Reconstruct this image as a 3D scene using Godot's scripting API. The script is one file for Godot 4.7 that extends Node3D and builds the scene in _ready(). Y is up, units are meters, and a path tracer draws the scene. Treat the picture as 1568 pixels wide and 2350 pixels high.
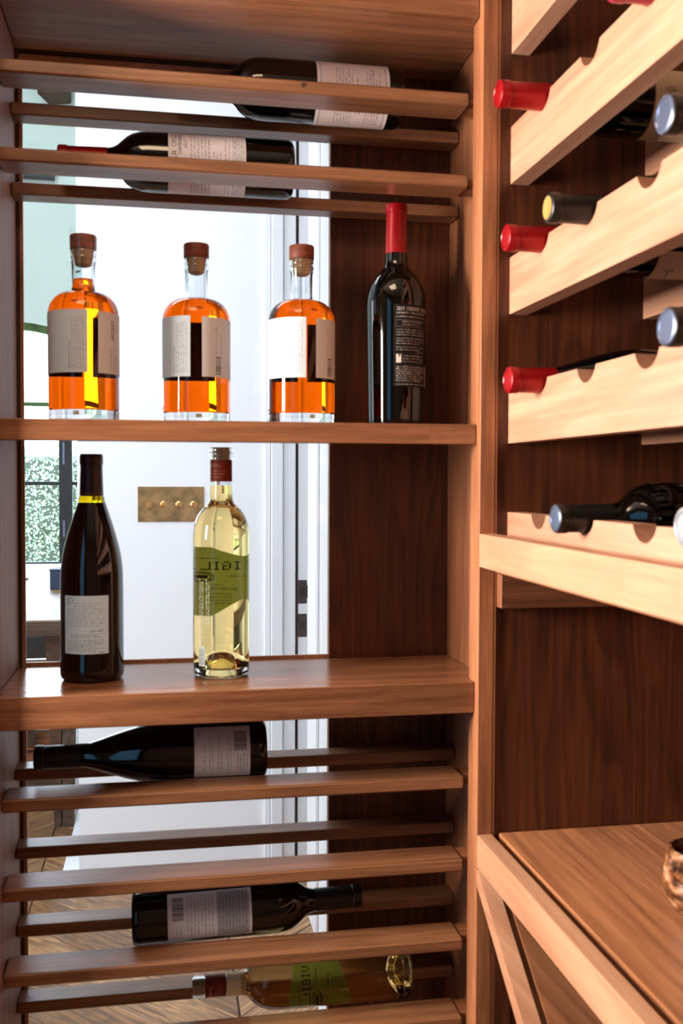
extends Node3D
# A wine room: a glazed display bay seen frontally, a notched bottle rack at right angles to it, a white room behind the glass.
# x runs along the display bay to the right, y up, z towards the viewer; the lens is at the origin, the floor 1.3 m below it.

const FLOOR := -1.3
var rng := RandomNumberGenerator.new()
var used := {}
var M := {}
var FONT := {}


class MB:
	var v := PackedVector3Array()
	var n := PackedVector3Array()
	var t := PackedVector2Array()
	var ix := PackedInt32Array()
	var x := Transform3D()
	var ou := 0.0
	var ov := 0.0

	func vert(p: Vector3, nn: Vector3, uv: Vector2) -> int:
		v.append(x * p)
		n.append((x.basis * nn).normalized())
		t.append(uv)
		return v.size() - 1

	func tri(a: int, b: int, c: int) -> void:
		# wound so that the front faces the vertices' normals
		var g := (v[b] - v[a]).cross(v[c] - v[a])
		if g.dot(n[a] + n[b] + n[c]) >= 0.0:
			ix.append_array([a, c, b])
		else:
			ix.append_array([a, b, c])

	func quad(a: int, b: int, c: int, d: int) -> void:
		tri(a, b, c)
		tri(a, c, d)

	func flat(pts: Array, nn: Vector3, su := 1.0, sv := 1.0) -> void:
		# a flat convex polygon with planar UVs
		var w := nn.abs()
		var ids := []
		for p: Vector3 in pts:
			var uv := Vector2(p.x, p.z) if w.y >= w.x and w.y >= w.z else (Vector2(p.z, p.y) if w.x >= w.z else Vector2(p.x, p.y))
			ids.append(vert(p, nn, Vector2(uv.x * su + ou, uv.y * sv + ov)))
		for k in range(1, ids.size() - 1):
			tri(ids[0], ids[k], ids[k + 1])

	func box(lo: Vector3, hi: Vector3, grain := 0, bev := 0.0015) -> void:
		bev = minf(bev, 0.3 * minf(hi.x - lo.x, minf(hi.y - lo.y, hi.z - lo.z)))
		var id := {}
		for f in 3:
			var a := (f + 1) % 3
			var b := (f + 2) % 3
			for s in 2:
				var nn := Vector3.ZERO
				nn[f] = 1.0 if s else -1.0
				for k in 4:
					var sa := k & 1
					var sb := k >> 1
					var p := Vector3.ZERO
					p[f] = hi[f] if s else lo[f]
					p[a] = hi[a] - bev if sa else lo[a] + bev
					p[b] = hi[b] - bev if sb else lo[b] + bev
					var uv: Vector2
					if grain == f:
						uv = Vector2(p[a] * 1.0, p[b] / 0.3)
					else:
						var o := 3 - grain - f
						uv = Vector2(p[grain], (p[o] + 0.6 * p[f]) / 0.3)
					var sg := [0, 0, 0]
					sg[f] = s
					sg[a] = sa
					sg[b] = sb
					id[[f, sg[0], sg[1], sg[2]]] = vert(p, nn, uv + Vector2(ou, ov))
				if true:
					var q := []
					for c in [[0, 0], [1, 0], [1, 1], [0, 1]]:
						var sg := [0, 0, 0]
						sg[f] = s
						sg[a] = c[0]
						sg[b] = c[1]
						q.append(id[[f, sg[0], sg[1], sg[2]]])
					quad(q[0], q[1], q[2], q[3])
		if bev <= 0.0:
			return
		for h in 3:
			var f := (h + 1) % 3
			var g := (h + 2) % 3
			for s in 2:
				for u in 2:
					var k := []
					for hs in 2:
						var sg := [0, 0, 0]
						sg[f] = s
						sg[g] = u
						sg[h] = hs
						k.append(id[[f, sg[0], sg[1], sg[2]]])
						k.append(id[[g, sg[0], sg[1], sg[2]]])
					quad(k[0], k[1], k[3], k[2])
		for a in 2:
			for b in 2:
				for c in 2:
					tri(id[[0, a, b, c]], id[[1, a, b, c]], id[[2, a, b, c]])

	func lathe(prof: Array, segs := 40, sharp := 38.0) -> void:
		# prof: Vector2(radius, height), from the bottom centre outwards, up and in
		var rows := []
		var cnt := prof.size()
		var nr := []
		for k in cnt - 1:
			var d: Vector2 = prof[k + 1] - prof[k]
			nr.append(Vector2(d.y, -d.x).normalized())
		for k in cnt:
			var a: Vector2 = nr[maxi(k - 1, 0)]
			var b: Vector2 = nr[mini(k, cnt - 2)]
			if rad_to_deg(absf(a.angle_to(b))) > sharp:
				rows.append([prof[k], a])
				rows.append([prof[k], b])
			else:
				rows.append([prof[k], (a + b).normalized()])
		var ids := []
		for row in rows:
			var q: Vector2 = row[0]
			var w: Vector2 = row[1]
			var line := []
			for s in segs + 1:
				var an := TAU * s / segs
				var sn := sin(an)
				var cs := cos(an)
				line.append(vert(Vector3(q.x * sn, q.y, q.x * cs), Vector3(w.x * sn, w.y, w.x * cs), Vector2(float(s) / segs, q.y / 0.1)))
			ids.append(line)
		for k in ids.size() - 1:
			if rows[k][0] == rows[k + 1][0]:
				continue
			for s in segs:
				if rows[k][0].x < 1e-6:
					tri(ids[k][s], ids[k + 1][s + 1], ids[k + 1][s])
				elif rows[k + 1][0].x < 1e-6:
					tri(ids[k][s], ids[k][s + 1], ids[k + 1][s])
				else:
					quad(ids[k][s], ids[k][s + 1], ids[k + 1][s + 1], ids[k + 1][s])

	func patch(r: float, a0: float, a1: float, lower: Array, upper: Array) -> void:
		# a label on a cylinder about y; degrees from the front, positive to the viewer's right; lower/upper: heights at even steps
		var cols := maxi(8, int(absf(a1 - a0) / 5.0))
		var y_max := -1e9
		var y_min := 1e9
		for y: float in lower + upper:
			y_max = maxf(y_max, y)
			y_min = minf(y_min, y)
		var prev := []
		for c in cols + 1:
			var k := float(c) / cols
			var an := deg_to_rad(lerpf(a0, a1, k))
			var d := Vector3(sin(an), 0, cos(an))
			var hi := along(upper, k)
			var lo := along(lower, k)
			var col := []
			for j in 2:
				var y := hi if j == 0 else lo
				col.append(vert(d * r + Vector3(0, y, 0), d, Vector2(k, (y_max - y) / (y_max - y_min))))
			if c:
				quad(prev[0], prev[1], col[1], col[0])
			prev = col

	static func along(a: Array, k: float) -> float:
		if a.size() == 1:
			return a[0]
		var p := k * (a.size() - 1)
		var j := mini(int(p), a.size() - 2)
		return lerpf(a[j], a[j + 1], p - j)

	func extrude(outline: PackedVector2Array, axis_x0: float, axis_x1: float) -> void:
		# an outline in (z, y) pulled along x
		var tr := Geometry2D.triangulate_polygon(outline)
		for side in 2:
			var px := axis_x1 if side else axis_x0
			var nn := Vector3(1 if side else -1, 0, 0)
			var base := v.size()
			for p in outline:
				vert(Vector3(px, p.y, p.x), nn, Vector2(p.x + ou, p.y / 0.3 + ov))
			for k in range(0, tr.size(), 3):
				tri(base + tr[k], base + tr[k + 1], base + tr[k + 2])
		var cw := Geometry2D.is_polygon_clockwise(outline)
		for k in outline.size():
			var p := outline[k]
			var q := outline[(k + 1) % outline.size()]
			var d := (q - p).normalized()
			var o := Vector2(-d.y, d.x) if cw else Vector2(d.y, -d.x)
			var nn := Vector3(0, o.y, o.x)
			var a := vert(Vector3(axis_x0, p.y, p.x), nn, Vector2(p.x + ou, (axis_x0 + p.y) / 0.3 + ov))
			var b := vert(Vector3(axis_x1, p.y, p.x), nn, Vector2(p.x + ou, (axis_x1 + p.y) / 0.3 + ov))
			var c := vert(Vector3(axis_x1, q.y, q.x), nn, Vector2(q.x + ou, (axis_x1 + q.y) / 0.3 + ov))
			var e := vert(Vector3(axis_x0, q.y, q.x), nn, Vector2(q.x + ou, (axis_x0 + q.y) / 0.3 + ov))
			quad(a, b, c, e)

	func mesh() -> ArrayMesh:
		var arr := []
		arr.resize(Mesh.ARRAY_MAX)
		arr[Mesh.ARRAY_VERTEX] = v
		arr[Mesh.ARRAY_NORMAL] = n
		arr[Mesh.ARRAY_TEX_UV] = t
		arr[Mesh.ARRAY_INDEX] = ix
		var m := ArrayMesh.new()
		m.add_surface_from_arrays(Mesh.PRIMITIVE_TRIANGLES, arr)
		return m


# ---------------------------------------------------------------- naming

func numbered(called: String) -> String:
	var k: int = used.get(called, -1) + 1
	used[called] = k
	return called if k == 0 else "%s_%03d" % [called, k]


func tag(o: Node, label: String, category: String, group := "") -> Node:
	o.set_meta("label", label)
	o.set_meta("category", category)
	if group:
		o.set_meta("group", group)
	return o


func thing(called: String, label: String, category: String, at := Vector3.ZERO, group := "") -> Node3D:
	var o := Node3D.new()
	o.name = numbered(called)
	add_child(o, true)
	o.position = at
	tag(o, label, category, group)
	return o


func part(called: String, mb: MB, m: Material, parent: Node, label := "") -> MeshInstance3D:
	return part_mesh(called, mb.mesh(), m, parent, label)


func part_mesh(called: String, mesh: Mesh, m: Material, parent: Node, label := "") -> MeshInstance3D:
	var o := MeshInstance3D.new()
	var same := 0
	for c in parent.get_children():
		if String(c.name) == called or String(c.name).begins_with(called + "_0"):
			same += 1
	o.name = called if parent != self and same == 0 else ("%s_%03d" % [called, same] if parent != self else numbered(called))
	o.mesh = mesh
	o.material_override = m
	parent.add_child(o, true)
	if label:
		o.set_meta("label", label)
	return o


func struct(called: String, mb: MB, m: Material, parent: Node = self, label := "") -> MeshInstance3D:
	var o := part(called, mb, m, parent)
	if parent == self:
		o.set_meta("kind", "structure")
		if label:
			o.set_meta("label", label)
	return o


func new_mb() -> MB:
	var mb := MB.new()
	mb.ou = rng.randf()
	mb.ov = rng.randf()
	return mb


func wood(called: String, lo: Vector3, hi: Vector3, grain: int, m: Material, parent: Node, bev := 0.0015) -> MeshInstance3D:
	var mb := new_mb()
	mb.box(lo, hi, grain, bev)
	return part(called, mb, m, parent)


# ---------------------------------------------------------------- materials

func mat(color: Color, rough := 0.5, metal := 0.0, tex: Texture2D = null, spec := 0.5) -> StandardMaterial3D:
	var m := StandardMaterial3D.new()
	m.albedo_color = color
	m.roughness = rough
	m.metallic = metal
	m.metallic_specular = spec
	if tex:
		m.albedo_texture = tex
	return m


func solid_glass(color: Color, ior := 1.5) -> StandardMaterial3D:
	var m := StandardMaterial3D.new()
	m.albedo_color = Color(color.r, color.g, color.b, 0.0)
	m.roughness = 0.0
	m.metallic = 0.0
	m.refraction_enabled = true
	m.refraction_scale = (ior - 1.0) / 10.0
	return m


func pane(alpha := 0.04, tint := Color(1, 1, 1)) -> StandardMaterial3D:
	var m := StandardMaterial3D.new()
	m.transparency = BaseMaterial3D.TRANSPARENCY_ALPHA
	m.albedo_color = Color(tint.r, tint.g, tint.b, alpha)
	m.roughness = 0.02
	return m


func glow(color: Color, energy: float) -> StandardMaterial3D:
	var m := mat(color, 0.6)
	m.emission_enabled = true
	m.emission = color
	m.emission_energy_multiplier = energy
	return m


func wood_image(w: int, h: int, sd: int, dark: Color, light: Color, rings: float, warp: float, streak: float) -> ImageTexture:
	# grain along u; seamless by crossfading the last fifth of each direction
	var a := FastNoiseLite.new()
	a.seed = sd
	a.noise_type = FastNoiseLite.TYPE_SIMPLEX_SMOOTH
	a.frequency = 1.0
	a.fractal_octaves = 3
	var f := FastNoiseLite.new()
	f.seed = sd + 7
	f.noise_type = FastNoiseLite.TYPE_VALUE
	f.frequency = 1.0
	f.fractal_octaves = 2
	var data := PackedByteArray()
	data.resize(w * h * 3)
	var k := 0
	for j in h:
		var vv := float(j) / h
		for i in w:
			var uu := float(i) / w
			var g := grain_at(a, f, uu, vv, rings, warp, streak)
			if uu > 0.8:
				g = lerpf(g, grain_at(a, f, uu - 1.0, vv, rings, warp, streak), (uu - 0.8) / 0.2)
			if vv > 0.85:
				g = lerpf(g, grain_at(a, f, uu, vv - 1.0, rings, warp, streak), (vv - 0.85) / 0.15)
			var c := dark.lerp(light, clampf(g, 0.0, 1.0))
			data[k] = int(c.r * 255.0)
			data[k + 1] = int(c.g * 255.0)
			data[k + 2] = int(c.b * 255.0)
			k += 3
	return ImageTexture.create_from_image(Image.create_from_data(w, h, false, Image.FORMAT_RGB8, data))


func grain_at(a: FastNoiseLite, f: FastNoiseLite, u: float, v: float, rings: float, warp: float, streak: float) -> float:
	var big := a.get_noise_2d(u * 0.9, v * 2.2)
	var r := fposmod(v * rings + big * warp, 1.0)
	var ring := smoothstep(0.0, 0.75, r) * (1.0 - smoothstep(0.86, 1.0, r))
	var fine := f.get_noise_2d(u * 22.0, v * 150.0)
	var pore := f.get_noise_2d(u * 70.0 + 9.0, v * 250.0 + 5.0)
	var mid := a.get_noise_2d(u * 3.0 + 31.0, v * 22.0)
	return 0.52 + 0.24 * (ring - 0.5) + streak * fine + 0.7 * streak * pore + 0.26 * mid + 0.2 * big


func blotch_image(sd: int, c0: Color, c1: Color, c2: Color, freq: float) -> ImageTexture:
	var a := FastNoiseLite.new()
	a.seed = sd
	a.frequency = freq
	a.fractal_octaves = 4
	var im := Image.create_empty(128, 128, false, Image.FORMAT_RGB8)
	for j in 128:
		for i in 128:
			var g := a.get_noise_2d(i, j) * 0.9 + 0.5
			var c := c0.lerp(c1, clampf(g * 1.6, 0, 1)).lerp(c2, clampf(g * 2.2 - 1.3, 0, 1))
			im.set_pixel(i, j, c)
	return ImageTexture.create_from_image(im)


# ---------------------------------------------------------------- lettering for labels

func make_font() -> void:
	var rows := "A7E1111117E B7F49494936 C3E41414122 D7F4141221C E7F49494941 F7F09090901 G3E4149497A H7F0808087F I00417F4100 K7F08142241 L7F40404040 M7F020C027F N7F0408107F O3E4141413E P7F09090906 R7F09192946 S4649494931 T01017F0101 U3F4040403F V1F2040201F W3F4038403F X6314081463 Y0708700807 Z6151494543 03E5149453E 100427F4000 24261514946 70171090503 906494929" + "1E"
	for g in rows.split(" "):
		var cols := []
		for k in 5:
			cols.append(g.substr(1 + k * 2, 2).hex_to_int())
		FONT[g[0]] = cols


func canvas(w: int, h: int, bg: Color) -> Image:
	var im := Image.create_empty(w, h, false, Image.FORMAT_RGBA8)
	im.fill(bg)
	return im


func write(im: Image, s: String, x: int, y: int, sc: int, col: Color, wide := 1) -> int:
	for ch in s:
		if FONT.has(ch):
			for c in 5:
				for r in 7:
					if (int(FONT[ch][c]) >> r) & 1:
						im.fill_rect(Rect2i(x + c * sc * wide, y + r * sc, sc * wide, sc), col)
		x += 6 * sc * wide
	return x


func small_print(im: Image, x: int, y: int, w: int, lines: int, pitch: int, tall: int, col: Color, ragged := 0.3) -> void:
	# lines of text too small to read
	for l in lines:
		var cx := x
		var stop := x + int(w * (1.0 - (ragged * rng.randf() if l % 4 == 3 or l == lines - 1 else 0.04 * rng.randf())))
		while cx < stop:
			var letters := rng.randi_range(2, 8)
			for k in letters:
				if cx >= stop:
					break
				var hh := tall if rng.randf() < 0.3 else int(tall * 0.7)
				im.fill_rect(Rect2i(cx, y + l * pitch + tall - hh, 1 + rng.randi() % 2, hh), col)
				if rng.randf() < 0.6:
					im.fill_rect(Rect2i(cx, y + l * pitch + tall - (1 if rng.randf() < 0.5 else hh), 3, 1), col)
				cx += 4
			cx += 4


func barcode(im: Image, x: int, y: int, w: int, h: int, col: Color) -> void:
	var cx := x
	while cx < x + w:
		var b := rng.randi_range(1, 4)
		im.fill_rect(Rect2i(cx, y, mini(b, x + w - cx), h), col)
		cx += b + rng.randi_range(1, 4)


func ring_mark(im: Image, cx: float, cy: float, rx: float, ry: float, th: float, col: Color) -> void:
	for k in 200:
		var an := TAU * k / 200.0
		im.fill_rect(Rect2i(int(cx + rx * cos(an)), int(cy + ry * sin(an)), int(th), int(th)), col)


func scrawl(im: Image, x: float, y: float, w: float, amp: float, col: Color) -> void:
	for k in int(w * 3):
		var q := k / 3.0
		var yy := y + amp * sin(q * 0.55) * (0.4 + 0.6 * sin(q * 0.13 + 1.0)) - q * 0.06
		im.fill_rect(Rect2i(int(x + q + 2.0 * sin(q * 0.8)), int(yy), 2, 2), col)


func turned(im: Image, clockwise: bool) -> Image:
	im.rotate_90(CLOCKWISE if clockwise else COUNTERCLOCKWISE)
	return im


func paper(im: Image, rough := 0.6) -> StandardMaterial3D:
	return mat(Color(1, 1, 1), rough, 0.0, ImageTexture.create_from_image(im), 0.3)


# ---------------------------------------------------------------- the scene

func _ready() -> void:
	rng.seed = 20240
	set_camera_and_light()
	make_font()
	make_materials()
	build_rooms()
	build_far_side()
	build_floor_planks()
	build_display_cabinet()
	build_rack_cabinet()
	build_bottles()
	build_rack_bottles()
	build_small_things()


func set_camera_and_light() -> void:
	var cam := Camera3D.new()
	cam.name = "camera"
	var b := Basis(Vector3.UP, deg_to_rad(-10.22836)) * Basis(Vector3.RIGHT, deg_to_rad(-1.87844)) * Basis(Vector3.BACK, deg_to_rad(0.20209))
	cam.transform = Transform3D(b, Vector3.ZERO)
	cam.keep_aspect = Camera3D.KEEP_HEIGHT
	var at := CameraAttributesPhysical.new()
	at.frustum_focal_length = 33.777
	at.frustum_near = 0.02
	at.frustum_far = 60.0
	at.frustum_focus_distance = 3.0
	at.exposure_aperture = 10.0
	cam.attributes = at
	cam.fov = 54.7719
	add_child(cam)
	cam.current = true

	var env := Environment.new()
	env.background_mode = Environment.BG_SKY
	var sky := Sky.new()
	var sm := ProceduralSkyMaterial.new()
	sm.sky_top_color = Color(0.78, 0.88, 1.0)
	sm.sky_horizon_color = Color(1.0, 1.0, 1.0)
	sm.ground_bottom_color = Color(0.6, 0.6, 0.58)
	sm.ground_horizon_color = Color(0.9, 0.92, 0.92)
	sm.sky_energy_multiplier = 4.0
	sm.ground_energy_multiplier = 1.5
	sky.sky_material = sm
	env.sky = sky
	env.tonemap_mode = Environment.TONE_MAPPER_LINEAR
	env.tonemap_exposure = 1.0
	env.sdfgi_enabled = true
	env.ssao_enabled = true
	env.ssil_enabled = true
	var we := WorldEnvironment.new()
	we.name = "world_environment"
	we.environment = env
	add_child(we)

	var sun := DirectionalLight3D.new()
	sun.name = "sun"
	sun.light_energy = 12.0
	sun.light_color = Color(1.0, 0.97, 0.9)
	sun.light_angular_distance = 0.6
	sun.shadow_enabled = true
	sun.basis = Basis.looking_at(Vector3(0.45, -0.75, -0.6).normalized())
	add_child(sun)

	# daylight at the tall side window of the wine room (left of the frame) and of the white room
	area("side_window", Vector3(-1.10, 0.17, -0.96), Vector3(1, 0, 0), Vector2(0.46, 0.46), 8.8, Color(1.0, 0.965, 0.92))
	area("room_window", Vector3(-2.52, 0.1, -2.3), Vector3(1, 0, -0.001), Vector2(1.5, 1.9), 4.5, Color(0.94, 0.97, 1.0))
	area("room_fill_panel", Vector3(-0.5, 1.455, -2.35), Vector3(0, -1, 0.001), Vector2(1.0, 0.6), 1.25, Color(0.97, 0.98, 1.0))  # unseen ceiling fill, added to brighten the white room
	area("room_fill_panel", Vector3(-1.2, 3.355, -5.2), Vector3(0, -1, 0.001), Vector2(1.0, 0.6), 6.0, Color(0.9, 1.0, 0.97))  # unseen fill added high over the table
	area("wine_panel", Vector3(-0.2, 1.125, -0.35), Vector3(0, -1, 0.001), Vector2(0.5, 0.5), 0.8, Color(1.0, 0.86, 0.70))
	area("cool_window", Vector3(-1.10, 0.0, 0.45), Vector3(1, 0, 0), Vector2(0.9, 1.7), 0.24, Color(0.55, 0.78, 1.0))


func area(called: String, at: Vector3, towards: Vector3, size: Vector2, energy: float, color: Color) -> void:
	var l := AreaLight3D.new()
	l.name = called + "_light"
	l.area_size = size
	l.light_energy = energy
	l.light_color = color
	l.area_range = 12.0
	l.area_attenuation = 2.0
	l.shadow_enabled = true
	add_child(l, true)
	l.transform = Transform3D(Basis.looking_at(towards, Vector3.UP if absf(towards.y) < 0.9 else Vector3.BACK), at)


func make_materials() -> void:
	var walnut := wood_image(1024, 512, 11, Color(0.49, 0.34, 0.25), Color(0.87, 0.68, 0.53), 5.0, 1.3, 0.16)
	var pale := wood_image(1024, 384, 23, Color(0.74, 0.53, 0.42), Color(0.96, 0.79, 0.66), 4.5, 1.2, 0.12)
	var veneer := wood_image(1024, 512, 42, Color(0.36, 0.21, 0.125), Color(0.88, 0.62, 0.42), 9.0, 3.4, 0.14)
	M.walnut = mat(Color(0.70, 0.62, 0.56), 0.37, 0, walnut)
	M.panel = mat(Color(0.74, 0.62, 0.54), 0.55, 0, walnut)
	M.shelf = mat(Color(0.72, 0.63, 0.57), 0.24, 0, walnut)
	M.board = mat(Color(0.79, 0.735, 0.725), 0.45, 0, pale)
	M.lip = mat(Color(0.79, 0.735, 0.70), 0.45, 0, pale)
	M.post = mat(Color(0.82, 0.69, 0.60), 0.45, 0, walnut)
	M.side = mat(Color(0.70, 0.57, 0.48), 0.5, 0, walnut)
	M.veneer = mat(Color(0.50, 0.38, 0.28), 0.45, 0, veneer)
	M.top = mat(Color(0.86, 0.75, 0.67), 0.42, 0, walnut)
	M.dark_wood = mat(Color(0.22, 0.13, 0.08), 0.7)
	var oak := wood_image(512, 256, 77, Color(0.27, 0.20, 0.15), Color(0.84, 0.65, 0.46), 6.0, 4.0, 0.24)
	M.oak = mat(Color(0.92, 0.9, 0.88), 0.33, 0, oak)
	M.oak_light = mat(Color(1.0, 0.98, 0.95), 0.33, 0, oak)
	M.oak_dark = mat(Color(0.80, 0.76, 0.72), 0.36, 0, oak)
	M.old_wood = mat(Color(0.47, 0.40, 0.37), 0.8, 0, oak)
	M.old_grey = mat(Color(0.46, 0.46, 0.48), 0.8, 0, oak)
	M.old_brown = mat(Color(0.75, 0.58, 0.46), 0.8, 0, oak)
	M.white = mat(Color(0.93, 0.935, 0.945), 0.55)
	M.white_trim = mat(Color(0.92, 0.925, 0.94), 0.4)
	M.gap = mat(Color(0.16, 0.17, 0.18), 0.8)
	M.green_wall = mat(Color(0.82, 0.87, 0.86), 0.7)
	M.plaster = mat(Color(0.40, 0.30, 0.23), 0.8)
	M.ceiling = mat(Color(0.62, 0.56, 0.50), 0.8)
	M.steel = mat(Color(0.10, 0.16, 0.19), 0.45, 0.3)
	M.green_steel = mat(Color(0.27, 0.42, 0.22), 0.6, 0.0, blotch_image(3, Color(0.7, 0.8, 0.6), Color(0.9, 1, 0.8), Color(1, 1, 0.85), 0.06))
	M.iron = mat(Color(0.22, 0.21, 0.23), 0.45, 0.7)
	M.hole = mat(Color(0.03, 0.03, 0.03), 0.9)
	M.brass_plate = mat(Color(1, 1, 1), 0.42, 0.65, blotch_image(5, Color(0.48, 0.39, 0.25), Color(0.62, 0.49, 0.32), Color(0.70, 0.55, 0.37), 0.03))
	M.brass = mat(Color(0.85, 0.66, 0.40), 0.25, 0.9)
	M.black_glass = mat(Color(0.012, 0.011, 0.011), 0.05, 0, null, 0.55)
	M.red_glass = mat(Color(0.045, 0.012, 0.016), 0.05, 0, null, 0.55)
	M.neck_red = mat(Color(0.16, 0.016, 0.022), 0.06, 0, null, 0.55)
	M.neck_gold = solid_glass(Color(0.98, 0.86, 0.05), 1.4)
	M.red_foil = mat(Color(0.56, 0.012, 0.05), 0.32, 0.3)
	M.rose_foil = mat(Color(0.55, 0.10, 0.18), 0.32, 0.3)
	M.wine_foil = mat(Color(0.17, 0.035, 0.06), 0.4, 0.1)
	M.black_foil = mat(Color(0.05, 0.048, 0.055), 0.38, 0.1)
	M.grey_foil = mat(Color(0.13, 0.12, 0.12), 0.42, 0.2)
	M.steel_foil = mat(Color(0.42, 0.46, 0.56), 0.3, 0.75)
	M.silver_foil = mat(Color(0.60, 0.60, 0.63), 0.4, 0.45)
	M.gold = mat(Color(0.74, 0.60, 0.34), 0.4, 0.5)
	M.amber = solid_glass(Color(1.0, 0.40, 0.01), 1.36)
	M.clear = solid_glass(Color(0.97, 0.99, 1.0), 1.5)
	M.clear_thin = pane(0.05)
	M.film = pane(0.03)
	M.straw = solid_glass(Color(1.0, 0.89, 0.60), 1.36)
	M.cork_wood = mat(Color(0.62, 0.37, 0.22), 0.6, 0, walnut)
	M.cork = mat(Color(0.72, 0.55, 0.38), 0.8)
	M.rust_band = mat(Color(0.48, 0.17, 0.08), 0.5)
	M.cream = mat(Color(0.92, 0.84, 0.64), 0.6)
	M.pane = pane(0.03)
	M.leaf = mat(Color(0.52, 0.60, 0.52), 0.6)
	M.leaf.backlight_enabled = true
	M.leaf.backlight = Color(0.3, 0.5, 0.2)
	M.leaf.vertex_color_use_as_albedo = true
	M.hedge_core = mat(Color(0.10, 0.20, 0.10), 0.9)
	M.patio = mat(Color(0.75, 0.74, 0.70), 0.8)
	M.table_top = mat(Color(0.86, 0.85, 0.84), 0.5, 0, oak)  # oak whitened to imitate window glare on the table
	M.mottled = mat(Color(1, 1, 1), 0.08, 0, blotch_image(9, Color(0.16, 0.08, 0.04), Color(0.52, 0.33, 0.20), Color(0.72, 0.58, 0.48), 0.05), 0.7)
	M.mottled.uv1_scale = Vector3(1.6, 1.0, 1.0)
	M.blue_box = mat(Color(0.10, 0.22, 0.34), 0.6)
	M.frosted = glow(Color(1.0, 0.96, 0.90), 1.3)
	M.cool_pane = glow(Color(0.45, 0.78, 1.0), 0.5)
	M.bright = glow(Color(0.94, 0.97, 1.0), 1.6)
	M.warm_lamp = glow(Color(1.0, 0.88, 0.74), 2.0)


func slab(called: String, lo: Vector3, hi: Vector3, m: Material, label := "") -> MeshInstance3D:
	var mb := new_mb()
	mb.box(lo, hi, 0, 0.0)
	return struct(called, mb, m, self, label)


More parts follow.
